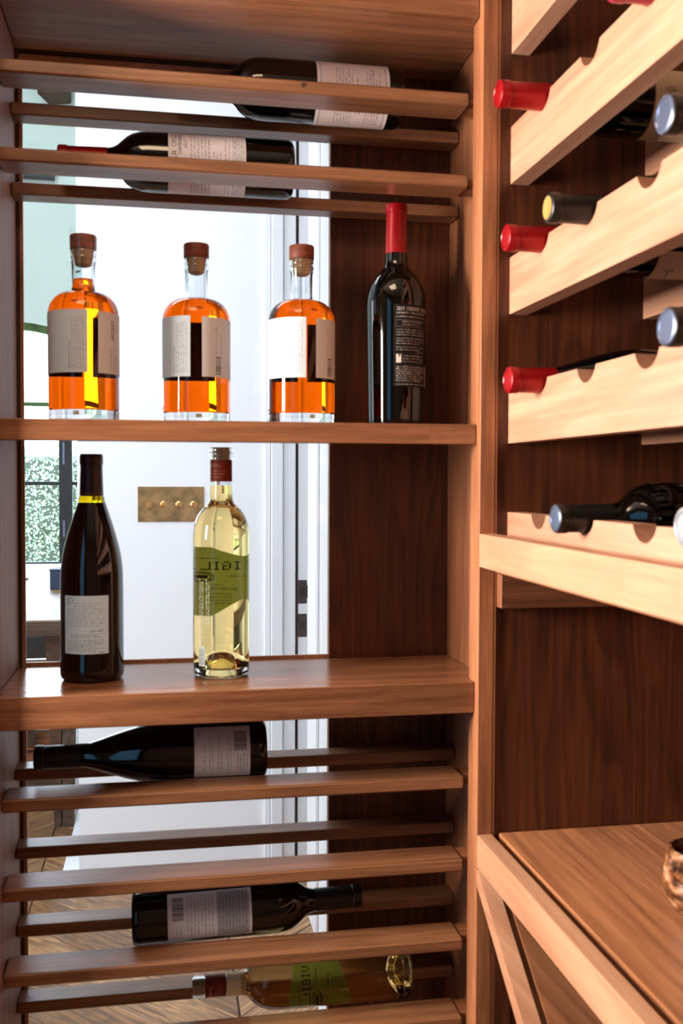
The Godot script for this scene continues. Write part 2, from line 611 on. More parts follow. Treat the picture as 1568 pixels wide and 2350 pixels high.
func build_rooms() -> void:
	# the wine room, closed around the lens
	slab("floor", Vector3(-1.25, FLOOR - 0.1, -1.42), Vector3(1.1, FLOOR, 1.4), M.oak_dark, "wood floor of the wine room")
	slab("ceiling", Vector3(-1.25, 1.15, -1.42), Vector3(1.1, 1.25, 1.4), M.ceiling, "ceiling of the wine room")
	slab("wall_right", Vector3(0.96, FLOOR, -1.42), Vector3(1.06, 1.15, 1.3), M.plaster, "wall behind the bottle rack")
	slab("wall_front", Vector3(-1.25, FLOOR, 1.3), Vector3(1.06, 1.15, 1.4), M.plaster, "wall behind the viewer")
	# left wall with its tall window
	var w := new_mb()
	w.box(Vector3(-1.25, FLOOR, -1.42), Vector3(-1.12, 1.15, -1.20), 0, 0.0)
	w.box(Vector3(-1.25, FLOOR, -0.60), Vector3(-1.12, 1.15, 0.0), 0, 0.0)
	w.box(Vector3(-1.25, FLOOR, 0.90), Vector3(-1.12, 1.15, 1.3), 0, 0.0)
	for z in [[-1.20, -0.60, -0.04, 0.44], [0.0, 0.90, -0.85, 0.85]]:
		w.box(Vector3(-1.25, FLOOR, z[0]), Vector3(-1.12, z[2], z[1]), 0, 0.0)
		w.box(Vector3(-1.25, z[3], z[0]), Vector3(-1.12, 1.15, z[1]), 0, 0.0)
	var cw := new_mb()
	cw.box(Vector3(-1.16, -0.85, 0.0), Vector3(-1.15, 0.85, 0.90), 1, 0.0)
	struct("window_4", cw, M.cool_pane, self, "tall dim blue window of the wine room")
	struct("wall_left", w, M.plaster, self, "left wall of the wine room with a tall window")
	var fw := new_mb()
	fw.box(Vector3(-1.16, -0.04, -1.20), Vector3(-1.15, 0.44, -0.60), 1, 0.0)
	var win := struct("window_3", fw, M.frosted, self, "frosted window lighting the wine room")
	var bar := new_mb()
	bar.box(Vector3(-1.15, 0.192, -1.20), Vector3(-1.13, 0.208, -0.60), 2, 0.001)
	part("glazing_bar", bar, M.walnut, win)
	# the wall that carries the display bay, open where the bay is glazed
	var d := new_mb()
	d.box(Vector3(-2.7, FLOOR, -1.50), Vector3(-0.20, 1.5, -1.425), 0, 0.0)
	d.box(Vector3(0.237, FLOOR, -1.50), Vector3(2.0, 1.5, -1.425), 0, 0.0)
	d.box(Vector3(-0.20, 0.572, -1.50), Vector3(0.237, 1.5, -1.425), 0, 0.0)
	d.box(Vector3(-0.20, FLOOR, -1.50), Vector3(0.237, -1.12, -1.425), 0, 0.0)
	struct("wall_middle", d, M.white, self, "partition wall with the glazed opening of the display bay")
	# the white room behind the glass
	slab("ceiling", Vector3(-2.7, 1.5, -3.335), Vector3(2.0, 1.6, -1.425), M.white, "white ceiling of the room behind the glass")
	slab("ceiling", Vector3(-2.7, 3.4, -7.5), Vector3(1.0, 3.5, -3.3), M.white, "high white ceiling above the rustic table")
	slab("wall_header", Vector3(-2.7, 1.6, -3.335), Vector3(1.0, 3.4, -3.235), M.white, "white wall above the opening to the tall room")
	slab("wall_back", Vector3(-0.267, FLOOR, -3.335), Vector3(0.323, 1.5, -3.215), M.white, "white wall carrying the brass switch plate")
	slab("wall_far_right", Vector3(0.9, FLOOR, -7.4), Vector3(1.0, 3.4, -1.5), M.white, "white wall at the right of the room behind the glass")
	var lw := new_mb()
	lw.box(Vector3(-2.7, FLOOR, -1.55), Vector3(-2.6, 1.5, -1.5), 0, 0.0)
	lw.box(Vector3(-2.7, FLOOR, -7.4), Vector3(-2.6, 3.4, -3.05), 0, 0.0)
	lw.box(Vector3(-2.7, FLOOR, -3.05), Vector3(-2.6, -0.85, -1.55), 0, 0.0)
	lw.box(Vector3(-2.7, 1.05, -3.05), Vector3(-2.6, 1.5, -1.55), 0, 0.0)
	struct("wall_far_left", lw, M.white, self, "left wall of the room behind the glass")
	var rw := new_mb()
	rw.box(Vector3(-2.6, -0.85, -3.05), Vector3(-2.59, 1.05, -1.55), 0, 0.0)
	struct("window_2", rw, M.bright, self, "bright side window of the room behind the glass")
	for k in 2:
		var c := new_mb()
		c.box(Vector3(-1.0, 1.47, -2.65) if k == 0 else Vector3(-1.7, 3.37, -5.5), Vector3(0.0, 1.5, -2.05) if k == 0 else Vector3(-0.7, 3.4, -4.9), 0, 0.002)
		var o := part("ceiling_light", c, M.bright, self)  # glowing panels added out of view for the fill lights
		tag(o, "added flat fill light out of view in the white room, above the switch plate" if k == 0 else "added flat fill light out of view, above the rustic table", "light")
	var wl := new_mb()
	wl.box(Vector3(-0.45, 1.13, -0.60), Vector3(0.05, 1.15, -0.10), 0, 0.002)
	tag(part("ceiling_light", wl, M.warm_lamp, self), "warm flat ceiling light of the wine room", "light")
	# door casing right of the white wall: stepped boards, a rebate, a jamb with two strike plates, a nearer white post
	var step := [[0.323, 0.344, -3.197], [0.344, 0.383, -3.185], [0.383, 0.425, -3.195]]
	for k in 3:
		var c := new_mb()
		c.box(Vector3(step[k][0], FLOOR, -3.335), Vector3(step[k][1], 1.5, step[k][2]), 1, 0.004)
		struct("trim_%d" % (k + 1), c, M.white_trim, self, "white moulded door casing board")
	var rb := new_mb()
	rb.box(Vector3(0.425, FLOOR, -3.335), Vector3(0.435, 1.5, -3.225), 1, 0.0)
	struct("trim_4", rb, M.gap, self, "dark strip painted as the shadow gap beside the door jamb")  # dark colour stands in for the shade inside the rebate
	var jb := new_mb()
	jb.box(Vector3(0.435, FLOOR, -3.335), Vector3(0.474, 1.5, -3.205), 1, 0.001)
	var jamb := struct("door_1", jb, M.white_trim, self, "white door jamb with two dark strike plates")
	for k in 2:
		var y0 := -0.407 if k == 0 else -0.517
		var y1 := -0.33 if k == 0 else -0.441
		var s := new_mb()
		s.box(Vector3(0.432, y0, -3.206), Vector3(0.463, y1, -3.203), 1, 0.0006)
		if k == 0:
			s.box(Vector3(0.463, y0 + 0.018, -3.206), Vector3(0.474, y1 - 0.016, -3.2035), 1, 0.0006)
		var sp := part("strike_plate", s, M.iron, jamb, "dark metal strike plate with a lip" if k == 0 else "dark metal deadbolt strike plate")
		var hb := new_mb()
		var cy := 0.5 * (y0 + y1)
		hb.box(Vector3(0.439, cy - 0.014, -3.2045), Vector3(0.458, cy + 0.015, -3.2022), 1, 0.0004)
		part("bolt_hole", hb, M.hole, sp)
		for q in 2:
			var sc := new_mb()
			sc.x = Transform3D(Basis(Vector3.RIGHT, PI / 2), Vector3(0.4475, cy + (0.028 if q else -0.028), -3.2035))
			sc.lathe([Vector2(0, 0), Vector2(0.0032, 0), Vector2(0.0028, 0.0012), Vector2(0, 0.0014)], 12)
			part("screw", sc, M.iron, sp)
	var gl := new_mb()
	gl.box(Vector3(0.474, FLOOR, -3.335), Vector3(0.478, 1.5, -3.215), 1, 0.0)
	struct("trim_5", gl, M.gap, self, "thin dark line between jamb and door stop")
	var ps := new_mb()
	ps.box(Vector3(0.478, FLOOR, -3.335), Vector3(0.494, 1.5, -3.19), 1, 0.003)
	struct("trim_6", ps, M.white_trim, self, "narrow white door stop")
	struct("wall_pier", shifted_pier(), M.white_trim, self, "white pier at the right edge of the glazing")
	# white stone kerb at the foot of the wall's end
	slab("trim_7", Vector3(-0.328, FLOOR, -3.99), Vector3(-0.267, FLOOR + 0.012, -3.2), M.white_trim, "white stone kerb at the foot of the white wall")


func shifted_pier() -> MB:
	var p := new_mb()
	p.box(Vector3(0.4215, FLOOR, -2.9), Vector3(0.432, 1.5, -2.74), 1, 0.003)
	p.box(Vector3(0.432, FLOOR, -2.9), Vector3(0.9, 1.5, -2.732), 1, 0.002)
	return p


func build_far_side() -> void:
	# the far wall with its arched steel window, the hedge outside
	var zf := -7.3
	var cx := -1.04
	var rad := 0.98
	var spring := 0.13
	var w := new_mb()
	var top := 3.4
	w.box(Vector3(-2.7, FLOOR, zf - 0.15), Vector3(cx - rad, top, zf), 0, 0.0)
	w.box(Vector3(cx + rad, FLOOR, zf - 0.15), Vector3(1.0, top, zf), 0, 0.0)
	var segs := 24
	for k in segs:
		var a0 := PI * k / segs
		var a1 := PI * (k + 1) / segs
		var p0 := Vector2(cx + rad * cos(a0), spring + rad * sin(a0))
		var p1 := Vector2(cx + rad * cos(a1), spring + rad * sin(a1))
		w.flat([Vector3(p0.x, p0.y, zf), Vector3(p0.x, top, zf), Vector3(p1.x, top, zf), Vector3(p1.x, p1.y, zf)], Vector3(0, 0, 1))
		w.flat([Vector3(p0.x, p0.y, zf - 0.15), Vector3(p0.x, top, zf - 0.15), Vector3(p1.x, top, zf - 0.15), Vector3(p1.x, p1.y, zf - 0.15)], Vector3(0, 0, -1))
		w.flat([Vector3(p0.x, p0.y, zf), Vector3(p1.x, p1.y, zf), Vector3(p1.x, p1.y, zf - 0.15), Vector3(p0.x, p0.y, zf - 0.15)], -Vector3(cos(0.5 * (a0 + a1)), sin(0.5 * (a0 + a1)), 0))
	struct("wall_far", w, M.green_wall, self, "pale green far wall around the arched steel window")
	var pn := new_mb()
	pn.box(Vector3(cx - rad, FLOOR + 0.17, zf - 0.085), Vector3(cx + rad, spring + rad, zf - 0.079), 0, 0.0)
	var win := struct("window_1", pn, M.pane, self, "arched steel window onto a hedge")
	var ar := new_mb()
	for k in segs:
		var a0 := PI * k / segs
		var a1 := PI * (k + 1) / segs
		for f in [[zf - 0.05, 1.0], [zf - 0.11, -1.0]]:
			ar.flat([polar(cx, spring, rad, a0, f[0]), polar(cx, spring, rad - 0.05, a0, f[0]), polar(cx, spring, rad - 0.05, a1, f[0]), polar(cx, spring, rad, a1, f[0])], Vector3(0, 0, f[1]))
		ar.flat([polar(cx, spring, rad - 0.05, a0, zf - 0.05), polar(cx, spring, rad - 0.05, a1, zf - 0.05), polar(cx, spring, rad - 0.05, a1, zf - 0.11), polar(cx, spring, rad - 0.05, a0, zf - 0.11)], -Vector3(cos(0.5 * (a0 + a1)), sin(0.5 * (a0 + a1)), 0))
	part("arched_frame", ar, M.green_steel, win, "green arched frame")
	var bars := [[0.518, 0.545, cx - rad, cx + rad], [-0.048, -0.022, cx - rad, cx + rad], [-0.625, -0.600, cx - rad, cx + rad], [-1.125, -1.115, cx - rad, cx + rad], [-1.295, -1.14, cx - rad, cx + rad]]
	for k in bars.size():
		var bm := new_mb()
		bm.box(Vector3(bars[k][2], bars[k][0], zf - 0.105), Vector3(bars[k][3], bars[k][1], zf - 0.05), 0, 0.002)
		part("kick_panel" if k == 4 else "glazing_bar", bm, M.green_steel if k == 0 else M.steel, win)
	for st in [[-0.737, -0.645], [cx - rad, cx - rad + 0.05], [cx + rad - 0.05, cx + rad], [-1.44, -1.35]]:
		var sm := new_mb()
		sm.box(Vector3(st[0], FLOOR, zf - 0.11), Vector3(st[1], 0.52, zf - 0.045), 1, 0.002)
		part("stile", sm, M.steel, win)
	for y in [[0.10, 0.26], [-0.42, -0.30]]:
		var rod := new_mb()
		rod.box(Vector3(-0.71, y[0], zf - 0.045), Vector3(-0.695, y[1], zf - 0.03), 1, 0.002)
		part("bolt_rod", rod, M.steel_foil, win, "slim pale door bolt")
	slab("ground", Vector3(-8, FLOOR - 0.15, -16.0), Vector3(6, FLOOR - 0.02, zf - 0.15), M.patio, "pale paved ground outside")
	# hedge: countless leaves
	var core := new_mb()
	core.box(Vector3(-3.2, FLOOR, -10.0), Vector3(1.0, 0.20, -9.3), 0, 0.05)
	var hedge := part("hedge", core, M.hedge_core, self)
	tag(hedge, "clipped green hedge outside the arched window", "hedge")
	var leaf := new_mb()
	for s in [-1.0, 1.0]:
		leaf.flat([Vector3(0, 0, 0), Vector3(0.5 * s, 0.45, 0.12), Vector3(0, 1.1, 0.0)], Vector3(-0.3 * s, 0, 1).normalized())
	var mm := MultiMesh.new()
	mm.transform_format = MultiMesh.TRANSFORM_3D
	mm.use_colors = true
	mm.mesh = leaf.mesh()
	mm.instance_count = 22000
	for k in mm.instance_count:
		var p := Vector3(rng.randf_range(-2.6, 0.3), rng.randf_range(FLOOR, 0.27), -9.3 + rng.randf_range(-0.05, 0.09))
		if k % 6 == 0:
			p = Vector3(p.x, 0.2 + rng.randf_range(-0.05, 0.10), rng.randf_range(-9.8, -9.25))
		var bs := Basis.from_euler(Vector3(rng.randf_range(-1.1, 0.5), rng.randf_range(-1.0, 1.0), rng.randf_range(-PI, PI))).scaled(Vector3.ONE * rng.randf_range(0.014, 0.030))
		mm.set_instance_transform(k, Transform3D(bs, p))
		var g := rng.randf()
		mm.set_instance_color(k, Color(0.75 + 0.9 * g, 0.9 + 0.7 * g, 0.7 + 0.7 * g))
	var lv := MultiMeshInstance3D.new()
	lv.name = "hedge_leaves"
	lv.multimesh = mm
	lv.material_override = M.leaf
	lv.set_meta("kind", "stuff")
	hedge.add_child(lv)

	# rustic table in front of the window
	var t := thing("rustic_table", "rustic plank table with a thick top coloured white for window glare, seen through the glass", "table", Vector3(-0.9, FLOOR, -4.6))
	var tp := new_mb()
	var o := Vector3(0.9, -FLOOR, 4.6)
	tp.box(Vector3(-1.75, -0.571, -6.2) + o, Vector3(-0.325, -0.515, -3.70) + o, 2, 0.012)
	var tt := part("table_top", tp, M.table_top, t)
	var te := new_mb()
	te.box(Vector3(-1.75, -0.572, -3.705) + o, Vector3(-0.325, -0.518, -3.692) + o, 0, 0.005)
	part("bark_edge", te, M.old_grey, tt, "rough dark front edge")
	var legs := [[-0.432, -0.375, -0.401, -0.377, M.old_wood], [-0.372, -0.321, -0.372, -0.334, M.old_grey]]
	for L in legs:
		var lg := new_mb()
		for zz in [[-3.83, -3.77]]:
			tapered(lg, o, L[0], L[1], L[2], L[3], -0.571, FLOOR + 0.001, zz[0], zz[1])
		part("leg", lg, L[4], t)
	for L in [[-1.72, -1.66, M.old_wood], [-1.65, -1.59, M.old_grey]]:
		for z0 in [-3.83, -6.05]:
			var lg := new_mb()
			lg.box(Vector3(L[0], FLOOR + 0.001, z0) + o, Vector3(L[1], -0.571, z0 + 0.06) + o, 1, 0.004)
			part("leg", lg, L[2], t)
	for x0 in [-0.45, -0.38]:
		var lg := new_mb()
		lg.box(Vector3(x0, FLOOR + 0.001, -6.05) + o, Vector3(x0 + 0.06, -0.571, -5.99) + o, 1, 0.004)
		part("leg", lg, M.old_wood, t)
	var st := new_mb()
	st.box(Vector3(-1.62, -1.15, -4.36) + o, Vector3(-0.43, -1.075, -4.30) + o, 0, 0.006)
	part("stretcher", st, M.old_brown, t)
	var st2 := new_mb()
	st2.box(Vector3(-1.62, -1.24, -4.34) + o, Vector3(-0.43, -1.155, -4.28) + o, 0, 0.006)
	part("stretcher", st2, M.old_brown, t)
	var st3 := new_mb()
	st3.box(Vector3(-1.62, FLOOR + 0.001, -4.36) + o, Vector3(-0.43, -1.245, -4.26) + o, 0, 0.003)
	part("stretcher", st3, M.old_grey, t)
	var up := new_mb()
	up.box(Vector3(-0.565, -1.125, -4.30) + o, Vector3(-0.535, -0.96, -4.26) + o, 1, 0.004)
	part("brace", up, M.old_grey, t)
	var bx := thing("planter_box", "small dark blue box on the far end of the rustic table", "box", Vector3(-0.445, -0.515, -4.80))
	var bb := new_mb()
	bb.box(Vector3(-0.075, 0, -0.05), Vector3(0.075, 0.085, 0.05), 0, 0.003)
	part("body", bb, M.blue_box, bx)
	var bl := new_mb()
	bl.box(Vector3(-0.078, 0.085, -0.053), Vector3(0.078, 0.093, 0.053), 0, 0.002)
	part("lid", bl, M.blue_box, bx)
	var dish := thing("slate_dish", "flat blue oval dish on the glare-whitened table top", "dish", Vector3(-0.80, -0.515, -5.25))
	var dm := new_mb()
	dm.x = Transform3D(Basis.from_scale(Vector3(1.0, 1.0, 1.5)), Vector3.ZERO)
	dm.lathe([Vector2(0, 0), Vector2(0.08, 0), Vector2(0.12, 0.012), Vector2(0.115, 0.014), Vector2(0.075, 0.005), Vector2(0, 0.004)], 28)
	part("dish", dm, mat(Color(0.25, 0.36, 0.52), 0.5), dish)
	# weathered block and dark box high on the far side
	var hb := thing("timber_bracket", "weathered grey timber bracket high on the pale green wall", "bracket", Vector3(-0.735, 2.66, -7.3))
	var q := new_mb()
	q.x = Transform3D(Basis(Vector3.UP, deg_to_rad(-16)), Vector3(0, 0, 0.12))
	q.box(Vector3(-0.085, -0.035, -0.10), Vector3(0.085, 0.16, 0.10), 1, 0.01)
	part("foot", q, M.old_grey, hb)
	var q2 := new_mb()
	q2.x = q.x
	q2.box(Vector3(-0.115, 0.16, -0.10), Vector3(0.085, 0.42, 0.10), 1, 0.01)
	part("arm", q2, M.old_grey, hb)
	var db := thing("blind_box", "dark slim box fixed above the window on the pale green wall", "box", Vector3(-1.1, 2.10, -7.3))
	var dd := new_mb()
	dd.box(Vector3(-0.35, 0.0, 0.0), Vector3(0.35, 0.16, 0.07), 0, 0.004)
	part("casing", dd, M.steel, db)
	for e in [-0.35, 0.342]:
		var ec := new_mb()
		ec.box(Vector3(e, -0.004, -0.0), Vector3(e + 0.008, 0.164, 0.074), 1, 0.001)
		part("end_plate", ec, M.steel, db)


func polar(cx: float, cy: float, r: float, a: float, z: float) -> Vector3:
	return Vector3(cx + r * cos(a), cy + r * sin(a), z)


func tapered(mb: MB, o: Vector3, xa: float, xb: float, xc: float, xd: float, y1: float, y0: float, z0: float, z1: float) -> void:
	var p := [Vector3(xc, y0, z0), Vector3(xd, y0, z0), Vector3(xd, y0, z1), Vector3(xc, y0, z1), Vector3(xa, y1, z0), Vector3(xb, y1, z0), Vector3(xb, y1, z1), Vector3(xa, y1, z1)]
	for k in 8:
		p[k] += o
	mb.flat([p[3], p[2], p[6], p[7]], Vector3(0, 0, 1), 3.0, 1.0)
	mb.flat([p[0], p[1], p[5], p[4]], Vector3(0, 0, -1), 3.0, 1.0)
	mb.flat([p[1], p[2], p[6], p[5]], Vector3(1, 0, 0), 3.0, 1.0)
	mb.flat([p[0], p[3], p[7], p[4]], Vector3(-1, 0, 0), 3.0, 1.0)
	mb.flat([p[4], p[5], p[6], p[7]], Vector3(0, 1, 0))
	mb.flat([p[0], p[1], p[2], p[3]], Vector3(0, -1, 0))


func build_floor_planks() -> void:
	# chevron oak floor of the white room: each plank its own piece, seams recessed
	var base := new_mb()
	base.box(Vector3(-2.7, FLOOR - 0.12, -7.4), Vector3(2.0, FLOOR - 0.012, -1.42), 0, 0.0)
	var fl := struct("floor", base, M.dark_wood, self, "chevron oak floor of the room behind the glass")
	var cols := [-2.14, -1.56, -0.98, -0.40, 0.18, 0.76]
	var pitch := 0.215
	var rise := 0.60
	for c in cols.size() - 1:
		var x0: float = cols[c]
		var x1: float = cols[c + 1] if c < 4 else 0.9
		var up := c % 2 == 1     # direction of the boards in this column: +x goes nearer
		var z := -7.9
		while z < -1.5:
			var g := 0.0016
			var dz := rise * (x1 - x0) / 0.58 * (1.0 if up else -1.0)
			var zo := 0.0 if up else rise
			var pts := [Vector2(x0 + g, z + zo + g), Vector2(x1 - g, z + zo + dz + g), Vector2(x1 - g, z + zo + dz + pitch - g), Vector2(x0 + g, z + zo + pitch - g)]
			var poly := PackedVector2Array(pts)
			var clip := Geometry2D.intersect_polygons(poly, PackedVector2Array([Vector2(-2.59, -7.28), Vector2(0.895, -7.28), Vector2(0.895, -1.505), Vector2(-2.59, -1.505)]))
			if clip.size() == 1 and clip[0].size() >= 3:
				var mb := new_mb()
				var dir := Vector2(x1 - x0, dz).normalized()
				plank(mb, clip[0], dir)
				part("plank", mb, [M.oak, M.oak_light, M.oak_dark, M.oak][rng.randi() % 4], fl)
			z += pitch


func plank(mb: MB, poly: PackedVector2Array, dir: Vector2) -> void:
	var perp := Vector2(-dir.y, dir.x)
	var ids := []
	var cen := Vector2.ZERO
	for p in poly:
		cen += p / poly.size()
	for p in poly:
		var ins := p + (cen - p).normalized() * 0.002
		ids.append(mb.vert(Vector3(ins.x, FLOOR, ins.y), Vector3.UP, Vector2(ins.dot(dir) * 1.0 + mb.ou, ins.dot(perp) / 0.3 + mb.ov)))
	for k in range(1, ids.size() - 1):
		mb.tri(ids[0], ids[k], ids[k + 1])
	for k in poly.size():
		var a := poly[k]
		var b := poly[(k + 1) % poly.size()]
		var ia := a + (cen - a).normalized() * 0.002
		var ib := b + (cen - b).normalized() * 0.002
		var e := (b - a).normalized()
		var o := Vector2(e.y, -e.x)
		if o.dot(0.5 * (a + b) - cen) < 0:
			o = -o
		var nn := Vector3(o.x, 0.4, o.y).normalized()
		var uv := Vector2(a.dot(dir) + mb.ou, a.dot(perp) / 0.3 + mb.ov)
		mb.quad(mb.vert(Vector3(ia.x, FLOOR, ia.y), nn, uv), mb.vert(Vector3(ib.x, FLOOR, ib.y), nn, uv), mb.vert(Vector3(b.x, FLOOR - 0.012, b.y), nn, uv), mb.vert(Vector3(a.x, FLOOR - 0.012, a.y), nn, uv))


# ---------------------------------------------------------------- cabinets

func build_display_cabinet() -> void:
	var c := thing("display_cabinet", "walnut wall bay with slatted rails and two shelves, glazed at the back", "cabinet", Vector3(0.1, FLOOR, -1.3))
	var o := Vector3(-0.1, -FLOOR, 1.3)
	var B := func(called: String, lo: Vector3, hi: Vector3, grain: int, m: Material, bev := 0.0015) -> MeshInstance3D:
		return wood(called, lo + o, hi + o, grain, m, c, bev)
	B.call("side_panel", Vector3(-0.215, FLOOR, -1.401), Vector3(-0.195, 1.1, -1.2255), 1, M.panel)
	B.call("side_panel", Vector3(0.4125, FLOOR, -1.42), Vector3(0.4325, 1.1, -1.2255), 1, M.side)
	B.call("post", Vector3(-0.2115, FLOOR, -1.225), Vector3(-0.1915, 1.1, -1.1865), 1, M.panel, 0.001)
	B.call("post", Vector3(0.3897, FLOOR, -1.225), Vector3(0.4097, 1.1, -1.1865), 1, M.post, 0.001)
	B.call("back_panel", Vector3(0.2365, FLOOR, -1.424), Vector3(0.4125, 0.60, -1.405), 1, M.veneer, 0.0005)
	# shelves: a board and a deeper nosing
	var shelves := [[0.0702, 0.0447, 0.018, 0.60], [-0.2568, -0.2966, 0.030, 0.60]]
	for s in shelves:
		var sb = B.call("shelf", Vector3(-0.194, s[0] - s[2], -1.3935), Vector3(0.412, s[0], -1.2255), 0, M.shelf, 0.001)
		var nm := new_mb()
		nm.box(Vector3(-0.1905, s[1], -1.225) + o, Vector3(0.3893, s[0], -1.2) + o, 0, 0.0012)
		part("nosing", nm, M.shelf, sb)
	var tb = B.call("top_shelf", Vector3(-0.194, 0.5765, -1.402), Vector3(0.412, 0.602, -1.2255), 0, M.panel, 0.001)
	var tn := new_mb()
	tn.box(Vector3(-0.1905, 0.5755, -1.225) + o, Vector3(0.3893, 0.64, -1.2) + o, 0, 0.0012)
	part("nosing", tn, M.shelf, tb)
	# rails in pairs, front and rear
	var front := [0.4968, 0.3928, -0.3888, -0.4988, -0.6045, -0.7097]
	var rear := [0.4905, 0.3872, -0.3862, -0.4922, -0.5978, -0.7021]
	for k in 6:
		B.call("rail", Vector3(-0.1945, front[k] - 0.0165, -1.2885), Vector3(0.3885, front[k], -1.235), 0, M.walnut, 0.0028)
		B.call("rail", Vector3(-0.1945, rear[k] - 0.0165, -1.3935), Vector3(0.412, rear[k], -1.3575), 0, M.walnut, 0.0018)
		var cl := new_mb()
		cl.box(Vector3(0.3885, front[k] - 0.0145, -1.285) + o, Vector3(0.4125, front[k] - 0.002, -1.25) + o, 0, 0.001)
		part("cleat", cl, M.side, c)
	# glazing with its bead frame
	var g := new_mb()
	g.box(Vector3(-0.191, -1.11, -1.413) + o, Vector3(0.237, 0.571, -1.409) + o, 0, 0.0)
	var gp := part("glass_pane", g, M.pane, c, "clear glass pane")
	for q in [[-0.2, -0.1908, -1.11, 0.60], [-0.1908, 0.2365, 0.5715, 0.60]]:
		var lm := new_mb()
		lm.box(Vector3(q[0], q[2], -1.4248) + o, Vector3(q[1], q[3], -1.4045) + o, 1, 0.0)
		part("gap_shade_strip", lm, M.dark_wood, c, "dark strip standing in for the shaded gap beside the glazing")  # dark filler closes the gap and paints its shade
	var bd := [[-0.1905, -0.186, -1.11, 0.571], [-0.186, 0.2365, 0.5635, 0.571], [-0.186, 0.2365, -0.262, -0.2528], [0.2352, 0.2365, -1.11, 0.5635]]
	for b in bd:
		var bm := new_mb()
		bm.box(Vector3(b[0], b[2], -1.4085) + o, Vector3(b[1], b[3], -1.404) + o, 1, 0.0003)
		part("glazing_bead", bm, M.lip, gp)
	# dark screw knots on the top rail
	for p in [[0.172, 0.4905, -1.2347], [-0.02, 0.4975, -1.26]]:
		var sm := new_mb()
		sm.x = Transform3D(Basis(Vector3.RIGHT, PI / 2 if p[2] > -1.25 else 0.0), Vector3(p[0], p[1], p[2]) + o)
		sm.lathe([Vector2(0, 0), Vector2(0.0028, 0), Vector2(0.0022, 0.0008), Vector2(0, 0.001)], 12)
		part("knot", sm, M.dark_wood, c)


func notched(y0: float, y1: float, z0: float, z1: float, centres: Array, r: float, deep: float) -> PackedVector2Array:
	# outline in (z, y) of a rack board with round notches in its top edge
	var out := PackedVector2Array([Vector2(z0, y0), Vector2(z1, y0), Vector2(z1, y1)])
	var cy := y1 - deep + r
	var half := acos(clampf((cy - y1) / r, -1, 1))
	var cs := centres.duplicate()
	cs.sort()
	cs.reverse()
	for zc: float in cs:
		var n := 14
		for k in n + 1:
			var a := lerpf(half, -half, float(k) / n)
			var p := Vector2(zc + r * sin(a), cy - r * cos(a))
			out.append(p)
	out.append(Vector2(z0, y1))
	return out


